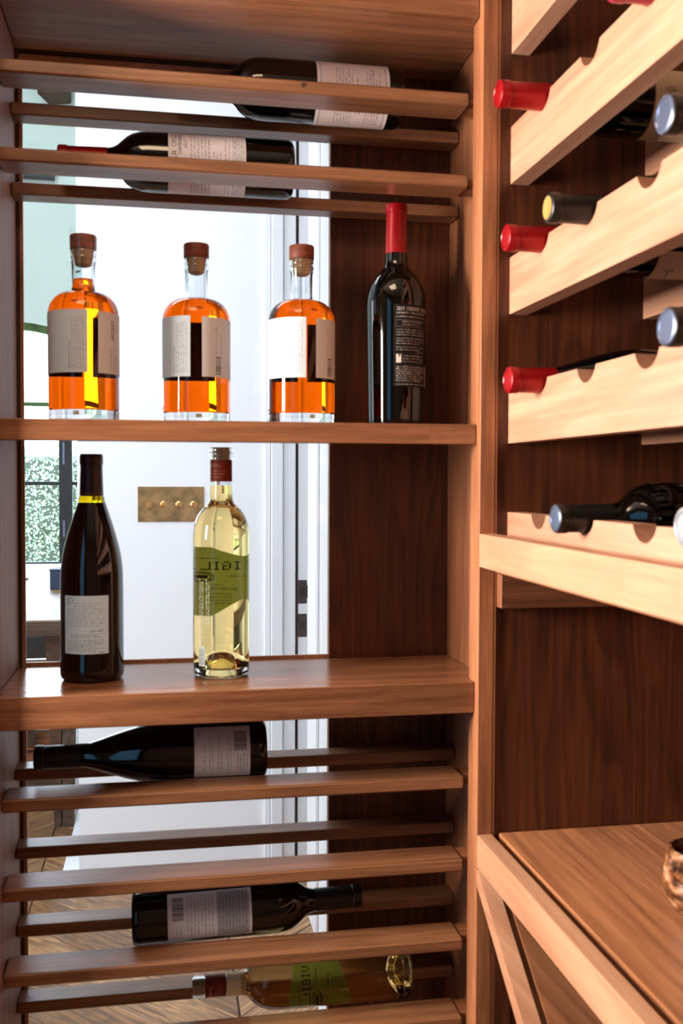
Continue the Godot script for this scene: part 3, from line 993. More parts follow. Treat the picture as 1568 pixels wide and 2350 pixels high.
func build_rack_cabinet() -> void:
	var c := thing("rack_cabinet", "walnut bottle rack with notched boards above an open counter", "cabinet", Vector3(0.65, FLOOR, -0.9))
	var o := Vector3(-0.65, -FLOOR, 0.9)
	var B := func(called: String, lo: Vector3, hi: Vector3, grain: int, m: Material, bev := 0.0015) -> MeshInstance3D:
		return wood(called, lo + o, hi + o, grain, m, c, bev)
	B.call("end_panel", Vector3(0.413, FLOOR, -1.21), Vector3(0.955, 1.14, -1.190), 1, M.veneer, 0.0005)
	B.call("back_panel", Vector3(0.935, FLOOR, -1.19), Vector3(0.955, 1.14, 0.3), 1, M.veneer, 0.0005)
	B.call("stile", Vector3(0.4100, FLOOR, -1.2095), Vector3(0.4128, 1.1, -1.1868), 1, M.post, 0.0005)
	# notched boards: five rows in front, five behind
	var tops := [0.5997, 0.4393, 0.2780, 0.1168, -0.0402]
	var centres := [-1.085, -0.958, -0.8285, -0.6995, -0.57, -0.44, -0.31]
	for k in 5:
		for back in 2:
			var mb := new_mb()
			mb.x = Transform3D(Basis(), o)
			var t: float = tops[k]
			var bot := t - 0.0705
			if back and k == 1:
				bot = 0.3855
			var r := 0.024 if back == 0 else 0.0392
			mb.extrude(notched(bot if k < 4 or back else -0.0985, t, -1.1895, -0.22, centres, r, 0.0165 if back == 0 else 0.0400), 0.4275 if back == 0 else 0.608, 0.4507 if back == 0 else 0.630)
			part("notched_board", mb, M.board, c)
	# ledge under the lowest row and its cleat
	B.call("shelf", Vector3(0.4115, -0.1165, -1.1895), Vector3(0.935, -0.0990, -0.2), 2, M.top, 0.001)
	B.call("nosing", Vector3(0.3897, -0.1092, -1.1862), Vector3(0.4097, -0.0670, -0.2), 2, M.lip, 0.0012)
	B.call("cleat", Vector3(0.4135, -0.1600, -1.1898), Vector3(0.90, -0.1175, -1.170), 0, M.side, 0.001)
	# diagonal board of the bin below: a facing strip, a gap, the board itself
	for piece in [[0.3897, 0.4097], [0.4185, 0.80]]:
		var d := new_mb()
		d.x = Transform3D(Basis(), o)
		var z0 := -1.1862
		var z1 := -0.55
		var y0 := -0.4925
		var sl := -0.655
		d.extrude(PackedVector2Array([Vector2(z0, y0 - 0.02), Vector2(z0, y0), Vector2(z0 + 0.005, y0), Vector2(z1, y0 + sl * (z1 - z0 - 0.005)), Vector2(z1, y0 + sl * (z1 - z0 - 0.005) - 0.03)]), piece[0], piece[1])
		part("bin_divider", d, M.lip if piece[0] < 0.4 else M.shelf, c)
	for side in [[0.4185, 0.436]]:
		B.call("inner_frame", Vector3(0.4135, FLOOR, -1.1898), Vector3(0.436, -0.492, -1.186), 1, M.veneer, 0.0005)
	# the counter: a top of its own with a lip in front
	var w := thing("counter_top", "brown walnut counter top with a pale front lip", "counter", Vector3(0.65, -0.47, -0.7))
	var p := Vector3(-0.65, 0.47, 0.7)
	wood("top", Vector3(0.4195, -0.470, -1.1885) + p, Vector3(0.934, -0.4485, -0.2) + p, 2, M.top, w, 0.001)
	wood("lip", Vector3(0.3897, -0.4910, -1.1862) + p, Vector3(0.4097, -0.4485, -0.2) + p, 2, M.lip, w, 0.0012)
	wood("groove_shade", Vector3(0.4098, -0.485, -1.1885) + p, Vector3(0.4194, -0.462, -0.2) + p, 2, M.dark_wood, w, 0.0003)  # dark strip paints the shadow in the groove behind the lip


# ---------------------------------------------------------------- bottles

const BORDEAUX := [[0, 0.018], [0.012, 0.016], [0.024, 0.004], [0.029, 0.0006], [0.033, 0], [0.0362, 0.002], [0.0378, 0.006], [0.038, 0.012], [0.038, 0.176], [0.0378, 0.188], [0.0368, 0.198], [0.0342, 0.207], [0.030, 0.2145], [0.0245, 0.221], [0.0195, 0.2265], [0.0165, 0.232], [0.0150, 0.238], [0.0144, 0.243], [0.0134, 0.250], [0.0126, 0.298], [0, 0.2985]]
const BURGUNDY := [[0, 0.02], [0.012, 0.017], [0.026, 0.004], [0.031, 0.0006], [0.035, 0], [0.0388, 0.003], [0.0402, 0.008], [0.0402, 0.016], [0.0396, 0.03], [0.0394, 0.118], [0.0390, 0.138], [0.0376, 0.153], [0.0348, 0.168], [0.0310, 0.183], [0.0265, 0.198], [0.0222, 0.211], [0.0188, 0.2215], [0.0166, 0.229], [0.0152, 0.2345], [0.0147, 0.238], [0.0136, 0.246], [0.0128, 0.2855], [0, 0.286]]


func prof(src: Array, sr := 1.0, sy := 1.0) -> Array:
	var out := []
	for p in src:
		out.append(Vector2(p[0] * sr, p[1] * sy))
	return out


func cap_profile(y0: float, y1: float, r0: float, r1: float) -> Array:
	# foil capsule with a lip ring and a slightly domed end
	var l := y1 - 0.013
	return [Vector2(r0 - 0.0008, y0), Vector2(r0, y0 + 0.0003), Vector2(r1, l), Vector2(r1 + 0.0010, l + 0.0012), Vector2(r1 + 0.0011, y1 - 0.0035), Vector2(r1 + 0.0006, y1 - 0.0012), Vector2(r1 - 0.0008, y1 - 0.0002), Vector2(r1 - 0.003, y1), Vector2(r1 - 0.0035, y1 - 0.0006), Vector2(0, y1 - 0.0004)]


func lathed(called: String, pr: Array, m: Material, parent: Node, segs := 44, label := "") -> MeshInstance3D:
	var mb := MB.new()
	mb.lathe(pr, segs)
	return part(called, mb, m, parent, label)


func stick(called: String, r: float, a0: float, a1: float, lower: Array, upper: Array, m: Material, parent: Node, label := "") -> MeshInstance3D:
	var mb := MB.new()
	mb.patch(r, a0, a1, lower, upper)
	return part(called, mb, m, parent, label)


func stand(o: Node3D) -> void:
	# turn a standing bottle so that its front faces the lens
	o.rotation.y = atan2(-o.position.x, -o.position.z)


func lay(o: Node3D, neck: Vector3, to_viewer: Vector3) -> void:
	var y := neck.normalized()
	var z := (to_viewer - y * to_viewer.dot(y)).normalized()
	o.basis = Basis(y.cross(z), y, z)


func build_bottles() -> void:
	var ink := Color(0.25, 0.27, 0.32)
	# --- three whiskey bottles on the upper shelf
	var wl := canvas(512, 256, Color(0.77, 0.815, 0.85))  # cool window light tinted into the label paper
	var strip := canvas(232, 76, Color(0.77, 0.815, 0.85))
	small_print(strip, 4, 4, 220, 5, 12, 6, Color(0.45, 0.48, 0.52))
	small_print(strip, 4, 64, 116, 1, 12, 8, Color(0.22, 0.28, 0.40), 0.0)
	strip.rotate_90(COUNTERCLOCKWISE)
	strip.flip_x()
	wl.blit_rect(strip, Rect2i(0, 0, 76, 232), Vector2i(424, 12))
	var right_code := canvas(256, 256, Color(0.78, 0.765, 0.76))
	var rs := canvas(236, 40, Color(0.78, 0.765, 0.76))
	barcode(rs, 2, 8, 76, 20, Color(0.2, 0.2, 0.22))
	small_print(rs, 88, 6, 120, 2, 16, 7, Color(0.5, 0.5, 0.52))
	rs.rotate_90(COUNTERCLOCKWISE)
	right_code.blit_rect(rs, Rect2i(0, 0, 40, 236), Vector2i(34, 10))
	var right_word := canvas(256, 256, Color(0.78, 0.765, 0.76))
	var rt := canvas(236, 44, Color(0.78, 0.765, 0.76))
	write(rt, "WHISKEY", 132, 10, 2, Color(0.12, 0.11, 0.11))
	small_print(rt, 4, 4, 90, 3, 13, 8, Color(0.45, 0.43, 0.43))
	rt.rotate_90(COUNTERCLOCKWISE)
	right_word.blit_rect(rt, Rect2i(0, 0, 44, 236), Vector2i(34, 10))
	var m_left := paper(wl)
	var m_code := paper(right_code)
	var m_word := paper(right_word)
	var spec := [
		[Vector3(-0.0988, 0.0704, -1.297), 6.0, 23.0, "amber whiskey bottle with clear film over its cork, beside the bay's left edge", true, 0.181],
		[Vector3(0.0433, 0.0704, -1.317), -10.0, 9.0, "amber whiskey bottle with bare cork, second of the three from the left", false, 0.166],
		[Vector3(0.1800, 0.0704, -1.300), 8.0, 25.0, "amber whiskey bottle with bare cork, standing next to the red-capped wine bottle", false, 0.166],
	]
	for s in spec:
		var b := thing("whiskey_bottle", s[3], "bottle", s[0], "amber whiskey bottles on the upper shelf")
		stand(b)
		var R := 0.0438
		lathed("glass_base", [Vector2(0, 0.0035), Vector2(0.018, 0.0026), Vector2(0.033, 0.0003), Vector2(0.040, 0.0), Vector2(0.0428, 0.0012), Vector2(R, 0.004), Vector2(R, 0.0148), Vector2(0, 0.0148)], M.clear, b, 56, "clear thick glass base")
		var lv: float = s[5]
		var body := [Vector2(0, 0.0152), Vector2(0.0425, 0.0152), Vector2(R, 0.0168), Vector2(R, 0.136)]
		for k in range(1, 9):
			var a := PI / 2 * k / 8.0
			body.append(Vector2(0.0150 + (R - 0.0150) * cos(a) ** 0.9, 0.136 + 0.0285 * sin(a)))
		if lv > 0.17:
			body.append(Vector2(0.0128, 0.168))
			body.append(Vector2(0.0122, lv))
		body.append(Vector2(0, body[-1].y + 0.0001))
		lathed("whiskey", body, M.amber, b, 56, "amber whiskey filling the bottle")
		lathed("neck", [Vector2(0.0126, 0.1660), Vector2(0.0149, 0.1655), Vector2(0.0142, 0.172), Vector2(0.0146, 0.200), Vector2(0.0158, 0.203), Vector2(0.0162, 0.207), Vector2(0.0152, 0.2095), Vector2(0.0162, 0.212), Vector2(0.0160, 0.2165), Vector2(0.0150, 0.2178), Vector2(0.0133, 0.2178), Vector2(0.0132, 0.205), Vector2(0.0125, 0.195), Vector2(0.0126, 0.1660)], M.clear, b, 40, "clear glass neck")
		var ck := lathed("stopper", [Vector2(0, 0.1985), Vector2(0.0080, 0.1985), Vector2(0.0105, 0.2000), Vector2(0.0128, 0.2155), Vector2(0.0128, 0.2175), Vector2(0, 0.2177)], M.cork, b, 32, "cork stopper")
		lathed("wooden_cap", [Vector2(0, 0.2180), Vector2(0.0158, 0.2180), Vector2(0.0164, 0.2190), Vector2(0.0166, 0.2345), Vector2(0.0158, 0.236), Vector2(0, 0.236)], M.cork_wood, ck, 36)
		stick("front_label", R + 0.0005, s[1] - 185.0, s[1], [0.0600], [0.1370], m_left, b, "pale paper label")
		stick("back_label", R + 0.0005, s[2], s[2] + 150.0, [0.0600], [0.1362], m_word if s[4] else m_code, b, "pale paper label with upright print")
		stick("label_shade", R + 0.0002, s[1] - 185.0, s[1], [0.0600], [0.1370], M.hole, b, "black layer painting the unlit inner side of the labels")  # black layers paint the labels unlit from inside
		stick("label_shade", R + 0.0002, s[2], s[2] + 150.0, [0.0600], [0.1362], M.hole, b, "black layer painting the unlit inner side of the labels")
		if s[4]:
			lathed("seal_film", [Vector2(0.0170, 0.207), Vector2(0.0172, 0.236), Vector2(0.0168, 0.2455), Vector2(0.0160, 0.246)], M.film, b, 32, "clear shrink film")

	# --- red-capped wine bottle beside them
	var cab := thing("wine_bottle", "tall dark wine bottle with a bright red capsule standing on the upper shelf", "bottle", Vector3(0.3115, 0.0704, -1.315))
	stand(cab)
	lathed("glass_body", prof([[0, 0.018], [0.012, 0.016], [0.026, 0.003], [0.032, 0], [0.0362, 0.002], [0.0376, 0.006], [0.0378, 0.012], [0.0404, 0.160], [0.0402, 0.170], [0.0390, 0.180], [0.0362, 0.190], [0.0315, 0.199], [0.0255, 0.2065], [0.0198, 0.2125], [0.0165, 0.218], [0.0153, 0.224], [0.0146, 0.233], [0.0136, 0.240], [0.0128, 0.299], [0, 0.2995]]), M.black_glass, cab, 56)
	lathed("capsule", cap_profile(0.2345, 0.3015, 0.0151, 0.0137), M.red_foil, cab, 36, "bright red foil capsule")
	var bl := canvas(256, 320, Color(0.075, 0.07, 0.07))
	var pale := Color(0.80, 0.74, 0.70)
	write(bl, "2019 CABERNET SAUVIGNON", 18, 10, 2, pale, 1)
	write(bl, "LEGACY COLLECTION", 18, 30, 1, pale, 2)
	small_print(bl, 16, 44, 220, 1, 10, 7, pale, 0.0)
	bl.fill_rect(Rect2i(14, 60, 226, 28), Color(0.4, 0.36, 0.34))
	bl.fill_rect(Rect2i(16, 62, 222, 24), Color(0.075, 0.07, 0.07))
	small_print(bl, 50, 64, 150, 2, 11, 6, pale)
	small_print(bl, 18, 96, 210, 3, 10, 5, pale)
	small_print(bl, 18, 130, 210, 3, 10, 5, pale)
	small_print(bl, 18, 164, 210, 2, 10, 5, pale)
	scrawl(bl, 150, 186, 60, 4, Color(0.5, 0.46, 0.44))
	bl.fill_rect(Rect2i(16, 194, 30, 34), pale)
	bl.fill_rect(Rect2i(30, 194, 10, 10), Color(0.3, 0.28, 0.27))
	small_print(bl, 54, 198, 150, 3, 11, 5, pale)
	small_print(bl, 16, 240, 200, 7, 9, 6, pale, 0.2)
	small_print(bl, 16, 308, 200, 1, 9, 6, pale, 0.0)
	barcode_v(bl, 226, 238, 20, 78, pale)
	stick("back_label", 0.0408, -4.6, 78.0, [0.0530], [0.1610], paper(bl, 0.5), cab, "black label with pale print")

	# --- burgundy bottle on the lower shelf
	var bg := thing("wine_bottle", "slope-shouldered dark red wine bottle with a white back label on the lower shelf", "bottle", Vector3(-0.0905, -0.2566, -1.303))
	stand(bg)
	var low := []
	for p in BURGUNDY:
		if p[1] <= 0.2225:
			low.append(Vector2(p[0], p[1]))
	low.append(Vector2(0.0172, 0.2262))
	low.append(Vector2(0, 0.2263))
	lathed("glass_body", low, M.red_glass, bg, 56)
	lathed("neck_ring", [Vector2(0, 0.2264), Vector2(0.0171, 0.2264), Vector2(0.0152, 0.2345), Vector2(0, 0.2346)], M.neck_gold, bg, 40, "bright yellow band of empty glass")
	lathed("capsule", [Vector2(0, 0.2347), Vector2(0.0150, 0.2347), Vector2(0.0149, 0.2354), Vector2(0.0138, 0.272), Vector2(0.0139, 0.2745), Vector2(0.0146, 0.2755), Vector2(0.0145, 0.2852), Vector2(0.0136, 0.288), Vector2(0, 0.2883)], M.wine_foil, bg, 40, "dark burgundy screw cap")
	lathed("capsule_line", [Vector2(0.01505, 0.2372), Vector2(0.01495, 0.2382)], mat(Color(0.55, 0.25, 0.15), 0.4), bg, 40)
	var wb := canvas(224, 312, Color(0.82, 0.93, 1.0))  # white paper with a blue tint painted in for cool window light
	ring_mark(wb, 34, 26, 16, 14, 2, Color(0.3, 0.3, 0.4))
	for k in 30:
		wb.fill_rect(Rect2i(18 + k / 2, 52 - k, 2, 2), Color(0.3, 0.3, 0.4))
	small_print(wb, 56, 36, 130, 2, 14, 7, Color(0.45, 0.48, 0.55))
	small_print(wb, 20, 66, 185, 8, 13, 7, Color(0.45, 0.48, 0.55), 0.2)
	scrawl(wb, 134, 190, 60, 5, Color(0.3, 0.32, 0.4))
	wb.fill_rect(Rect2i(18, 204, 190, 1), Color(0.6, 0.62, 0.66))
	small_print(wb, 36, 208, 150, 2, 10, 6, Color(0.25, 0.27, 0.32), 0.1)
	small_print(wb, 20, 234, 180, 6, 11, 7, Color(0.3, 0.33, 0.4), 0.3)
	write(wb, "750ML", 150, 300, 1, ink, 2)
	stick("back_label", 0.0401, -55.0, 30.0, [0.0375], [0.1105], paper(wb, 0.5), bg, "white paper back label")

	# --- white wine, standing and lying
	var green := canvas(512, 400, Color(0.57, 0.68, 0.40))
	for k in 90:
		green.fill_rect(Rect2i(rng.randi() % 512, rng.randi() % 400, 40, 2), Color(0.54, 0.65, 0.37))
	var dg := Color(0.13, 0.18, 0.09)
	small_print(green, 266, 60, 80, 1, 14, 9, dg, 0.0)
	write(green, "VIGILANCE", 132, 84, 7, dg, 1)
	for k in 3:
		ring_mark(green, 330, 172, 46 - k * 8, 30 - k * 5, 3, dg)
	green.fill_rect(Rect2i(312, 162, 38, 20), dg)
	scrawl(green, 150, 172, 80, 5, dg)
	small_print(green, 250, 212, 70, 1, 14, 8, dg, 0.0)
	scrawl(green, 190, 244, 110, 10, dg)
	small_print(green, 215, 264, 90, 4, 19, 11, dg, 0.2)
	M.green_label = paper(green, 0.6)
	M.green_label.backlight_enabled = true
	M.green_label.backlight = Color(0.9, 0.9, 0.9)
	var back := canvas(96, 384, Color(0.8, 0.82, 0.8, 0.0))
	var bs := canvas(372, 84, Color(0.8, 0.82, 0.8, 0.0))
	small_print(bs, 60, 4, 300, 3, 12, 8, Color(0.80, 0.83, 0.80, 1), 0.1)
	small_print(bs, 170, 52, 190, 2, 14, 8, Color(0.80, 0.83, 0.80, 1), 0.1)
	bs.fill_rect(Rect2i(0, 4, 80, 44), Color(0.72, 0.76, 0.76, 1))
	barcode(bs, 4, 6, 72, 40, Color(0.5, 0.53, 0.52, 1))
	bs.rotate_90(COUNTERCLOCKWISE)
	back.blit_rect(bs, Rect2i(0, 0, 84, 372), Vector2i(6, 6))
	M.clear_label = paper(back, 0.5)
	M.clear_label.transparency = BaseMaterial3D.TRANSPARENCY_ALPHA_SCISSOR
	M.clear_label.alpha_scissor_threshold = 0.5
	var band := canvas(256, 96, Color(0.48, 0.17, 0.08))
	write(band, "VIGIL", 70, 16, 2, Color(0.75, 0.6, 0.5), 1)
	small_print(band, 76, 44, 70, 3, 14, 7, Color(0.7, 0.5, 0.42))
	M.band = paper(band, 0.5)
	white_wine(Vector3(0.0747, -0.2566, -1.302), true, "clear bottle of pale yellow white wine with a green label standing on the lower shelf")
	white_wine(Vector3(0.335, -0.6848, -1.3245), false, "clear bottle of white wine lying on the lowest visible rails, neck to the left")

	# --- dark bottles lying on the rails of the bay
	var to := func(y: float) -> Vector3: return Vector3(0, -y, 1.325).normalized()
	# top rails: label in a pale frame
	var u1 := lying("dark wine bottle lying on the topmost rails, close under the top board", Vector3(0.3165, 0.5155, -1.3235), Vector3(-1, 0, 0), to.call(0.5155), BORDEAUX, 1.04, 1.0, M.black_glass)
	lathed("capsule", cap_profile(0.232, 0.301, 0.0170, 0.0146), M.black_foil, u1, 32, "black foil capsule")
	var f1 := canvas(320, 260, Color(0.86, 0.82, 0.82))
	f1.fill_rect(Rect2i(10, 10, 300, 240), Color(0.70, 0.66, 0.66))
	f1.fill_rect(Rect2i(16, 16, 288, 228), Color(0.83, 0.77, 0.76))
	scrawl(f1, 140, 40, 46, 6, ink)
	small_print(f1, 40, 66, 240, 6, 11, 6, Color(0.35, 0.33, 0.35))
	small_print(f1, 90, 140, 140, 2, 12, 6, Color(0.35, 0.33, 0.35))
	small_print(f1, 40, 176, 240, 5, 11, 6, Color(0.35, 0.33, 0.35))
	stick("back_label", 0.0400, -78, 78, [0.022], [0.1185], paper(f1, 0.5), u1, "pale label in a white frame")
	# second rails: red capsule, label with upright lines
	var u2 := lying("dark wine bottle with a red capsule lying on the second rails from the top", Vector3(0.1697, 0.4110, -1.322), Vector3(-1, 0, 0), to.call(0.411), BORDEAUX, 1.0, 1.0, M.black_glass)
	lathed("capsule", cap_profile(0.239, 0.3015, 0.0154, 0.0145), M.red_foil, u2, 32, "red foil capsule")
	var f2 := canvas(320, 330, Color(0.86, 0.85, 0.88))
	write(f2, "LA CRUZ", 178, 14, 3, Color(0.2, 0.2, 0.24), 1)
	write(f2, "GRAN CARMENERE", 138, 42, 2, Color(0.25, 0.25, 0.3), 1)
	write(f2, "2017", 226, 66, 2, Color(0.35, 0.35, 0.4), 1)
	small_print(f2, 20, 92, 280, 6, 15, 8, Color(0.28, 0.28, 0.32), 0.1)
	small_print(f2, 100, 190, 120, 3, 14, 6, Color(0.3, 0.3, 0.34), 0.1)
	small_print(f2, 30, 238, 260, 2, 15, 7, Color(0.28, 0.28, 0.32), 0.1)
	small_print(f2, 20, 272, 280, 6, 9, 6, Color(0.28, 0.28, 0.32), 0.1)
	stick("back_label", 0.0384, -75, 75, [0.064], [0.1625], paper(f2, 0.5), u2, "pale label with lines of print")
	# below the shelves: burgundy bottle, black capsule, neck left
	var a := lying("sloping black wine bottle lying under the lower shelf, neck to the left", Vector3(0.1345, -0.3632, -1.3245), Vector3(-1, 0, 0), to.call(-0.363), BURGUNDY, 1.02, 1.0, M.black_glass)
	lathed("capsule", cap_profile(0.2415, 0.3005, 0.0158, 0.0150), M.grey_foil, a, 32, "dark grey foil capsule")
	var ps := canvas(220, 24, Color(0.30, 0.26, 0.25))
	small_print(ps, 8, 5, 150, 1, 12, 12, Color(0.6, 0.55, 0.52), 0.0)
	ps.fill_rect(Rect2i(176, 2, 40, 20), Color(0.70, 0.62, 0.56))
	ps.rotate_90(CLOCKWISE)
	stick("price_tag", 0.0166, 52, 72, [0.205], [0.263], paper(ps, 0.6), a, "small paper strip across neck and capsule")
	var f3 := canvas(300, 260, Color(0.83, 0.79, 0.79))
	write(f3, "2018", 236, 14, 2, Color(0.4, 0.36, 0.38), 1)
	small_print(f3, 40, 44, 160, 1, 14, 7, Color(0.35, 0.33, 0.35))
	small_print(f3, 40, 66, 220, 2, 14, 7, Color(0.35, 0.33, 0.35), 0.5)
	small_print(f3, 40, 108, 220, 2, 14, 7, Color(0.35, 0.33, 0.35), 0.5)
	small_print(f3, 20, 150, 240, 2, 14, 7, Color(0.35, 0.33, 0.35), 0.1)
	barcode(f3, 158, 184, 110, 60, Color(0.16, 0.15, 0.16))
	small_print(f3, 20, 196, 120, 4, 14, 8, Color(0.25, 0.24, 0.26), 0.1)
	stick("back_label", 0.0410, -55, 46, [0.023], [0.0955], paper(f3, 0.5), a, "pale pinkish label with a barcode")
	# third pair: neck right
	var cc := lying("straight black wine bottle lying on the rails with its neck to the right", Vector3(-0.0415, -0.5815, -1.3225), Vector3(1, 0.022, 0), to.call(-0.58), BORDEAUX, 0.99, 1.02, M.black_glass)
	lathed("capsule", cap_profile(0.245, 0.309, 0.0153, 0.0145), M.black_foil, cc, 32, "black foil capsule")
	var f4 := canvas(300, 330, Color(0.86, 0.86, 0.88))
	f4.fill_rect(Rect2i(10, 10, 280, 128), Color(0.66, 0.68, 0.70))
	small_print(f4, 18, 18, 264, 9, 13, 7, Color(0.30, 0.30, 0.33), 0.15)
	small_print(f4, 18, 150, 264, 8, 14, 7, Color(0.35, 0.35, 0.38), 0.3)
	barcode(f4, 30, 268, 130, 44, Color(0.15, 0.15, 0.17))
	small_print(f4, 200, 276, 70, 2, 14, 7, Color(0.35, 0.35, 0.38), 0.3)
	stick("back_label", 0.0380, -38, 62, [0.046], [0.1555], paper(f4, 0.5), cc, "pale label with a grey text panel and a barcode")


func barcode_v(im: Image, x: int, y: int, w: int, h: int, col: Color) -> void:
	var cy := y
	while cy < y + h:
		var b := rng.randi_range(1, 4)
		im.fill_rect(Rect2i(x, cy, w, mini(b, y + h - cy)), col)
		cy += b + rng.randi_range(1, 3)


func lying(label: String, base: Vector3, neck: Vector3, to_viewer: Vector3, shape: Array, sr: float, sy: float, m: Material) -> Node3D:
	var b := thing("wine_bottle", label, "bottle", base)
	lay(b, neck, to_viewer)
	lathed("glass_body", prof(shape, sr, sy), m, b, 56)
	return b


func white_wine(at: Vector3, upright: bool, label: String) -> void:
	var b := thing("white_wine_bottle", label, "bottle", at)
	if upright:
		stand(b)
	else:
		lay(b, Vector3(-1, 0, 0), Vector3(0, 0.685, 1.325).normalized())
	var R := 0.0368
	lathed("glass_base", [Vector2(0, 0.0285), Vector2(0.006, 0.0278), Vector2(0.013, 0.024), Vector2(0.021, 0.0155), Vector2(0.0275, 0.0055), Vector2(0.0305, 0.0012), Vector2(0.0325, 0.0), Vector2(0.0350, 0.0016), Vector2(0.0362, 0.005), Vector2(R, 0.0118), Vector2(0.0318, 0.0112), Vector2(0.0285, 0.0125), Vector2(0.0225, 0.0205), Vector2(0.0140, 0.0285), Vector2(0.0065, 0.0322), Vector2(0, 0.0330)], M.clear, b, 56, "clear glass base with a raised punt")
	var body := [Vector2(0, 0.0332), Vector2(0.0065, 0.0324), Vector2(0.0141, 0.0287), Vector2(0.0226, 0.0207), Vector2(0.0286, 0.0127), Vector2(0.0318, 0.0114), Vector2(R, 0.0120), Vector2(R, 0.176), Vector2(0.0364, 0.187), Vector2(0.0350, 0.197), Vector2(0.0318, 0.2065), Vector2(0.0268, 0.2150), Vector2(0.0212, 0.2210), Vector2(0.0168, 0.2255), Vector2(0.0148, 0.231), Vector2(0.0142, 0.238), Vector2(0.0139, 0.2485), Vector2(0, 0.2486)]
	lathed("wine", body, M.straw, b, 56, "pale yellow wine in clear glass")
	lathed("neck", [Vector2(0.0106, 0.2489), Vector2(0.0139, 0.2489), Vector2(0.0136, 0.281), Vector2(0.0147, 0.2822), Vector2(0.0150, 0.287), Vector2(0.0144, 0.289), Vector2(0.0150, 0.291), Vector2(0.0148, 0.2965), Vector2(0.0135, 0.298), Vector2(0.0106, 0.298), Vector2(0.0106, 0.2489)], M.clear, b, 40, "clear glass neck")
	lathed("cork", [Vector2(0, 0.256), Vector2(0.0098, 0.256), Vector2(0.0102, 0.257), Vector2(0.0102, 0.2965), Vector2(0, 0.297)], M.cork, b, 28)
	stick("neck_band", 0.0142, -180, 180, [0.2535], [0.2812], M.band, b, "rust brown neck band")
	if upright:
		stick("front_label", R + 0.0005, 120, 240, [0.1, 0.1, 0.1, 0.099, 0.097, 0.089, 0.081, 0.074, 0.0745, 0.078, 0.08, 0.08, 0.08], [0.152, 0.152, 0.152, 0.152, 0.1535, 0.157, 0.161, 0.166, 0.166, 0.160, 0.158, 0.158, 0.158], M.green_label, b, "green wavy label seen through the wine")
		stick("back_label", R + 0.0005, -54, -18, [0.014], [0.1350], M.clear_label, b, "clear strip of pale print and barcode")
	else:
		stick("front_label", R + 0.0005, 150, 225, [0.1, 0.095, 0.088, 0.081, 0.074, 0.078], [0.1535, 0.157, 0.161, 0.166, 0.163, 0.158], M.green_label, b, "green label on the far side")
		stick("neck_air_band", 0.0146, -180, 180, [0.2265], [0.2525], M.cream, b, "cream band standing in for the air bubble in the neck")  # added band imitating the air bubble and wine surface in the neck


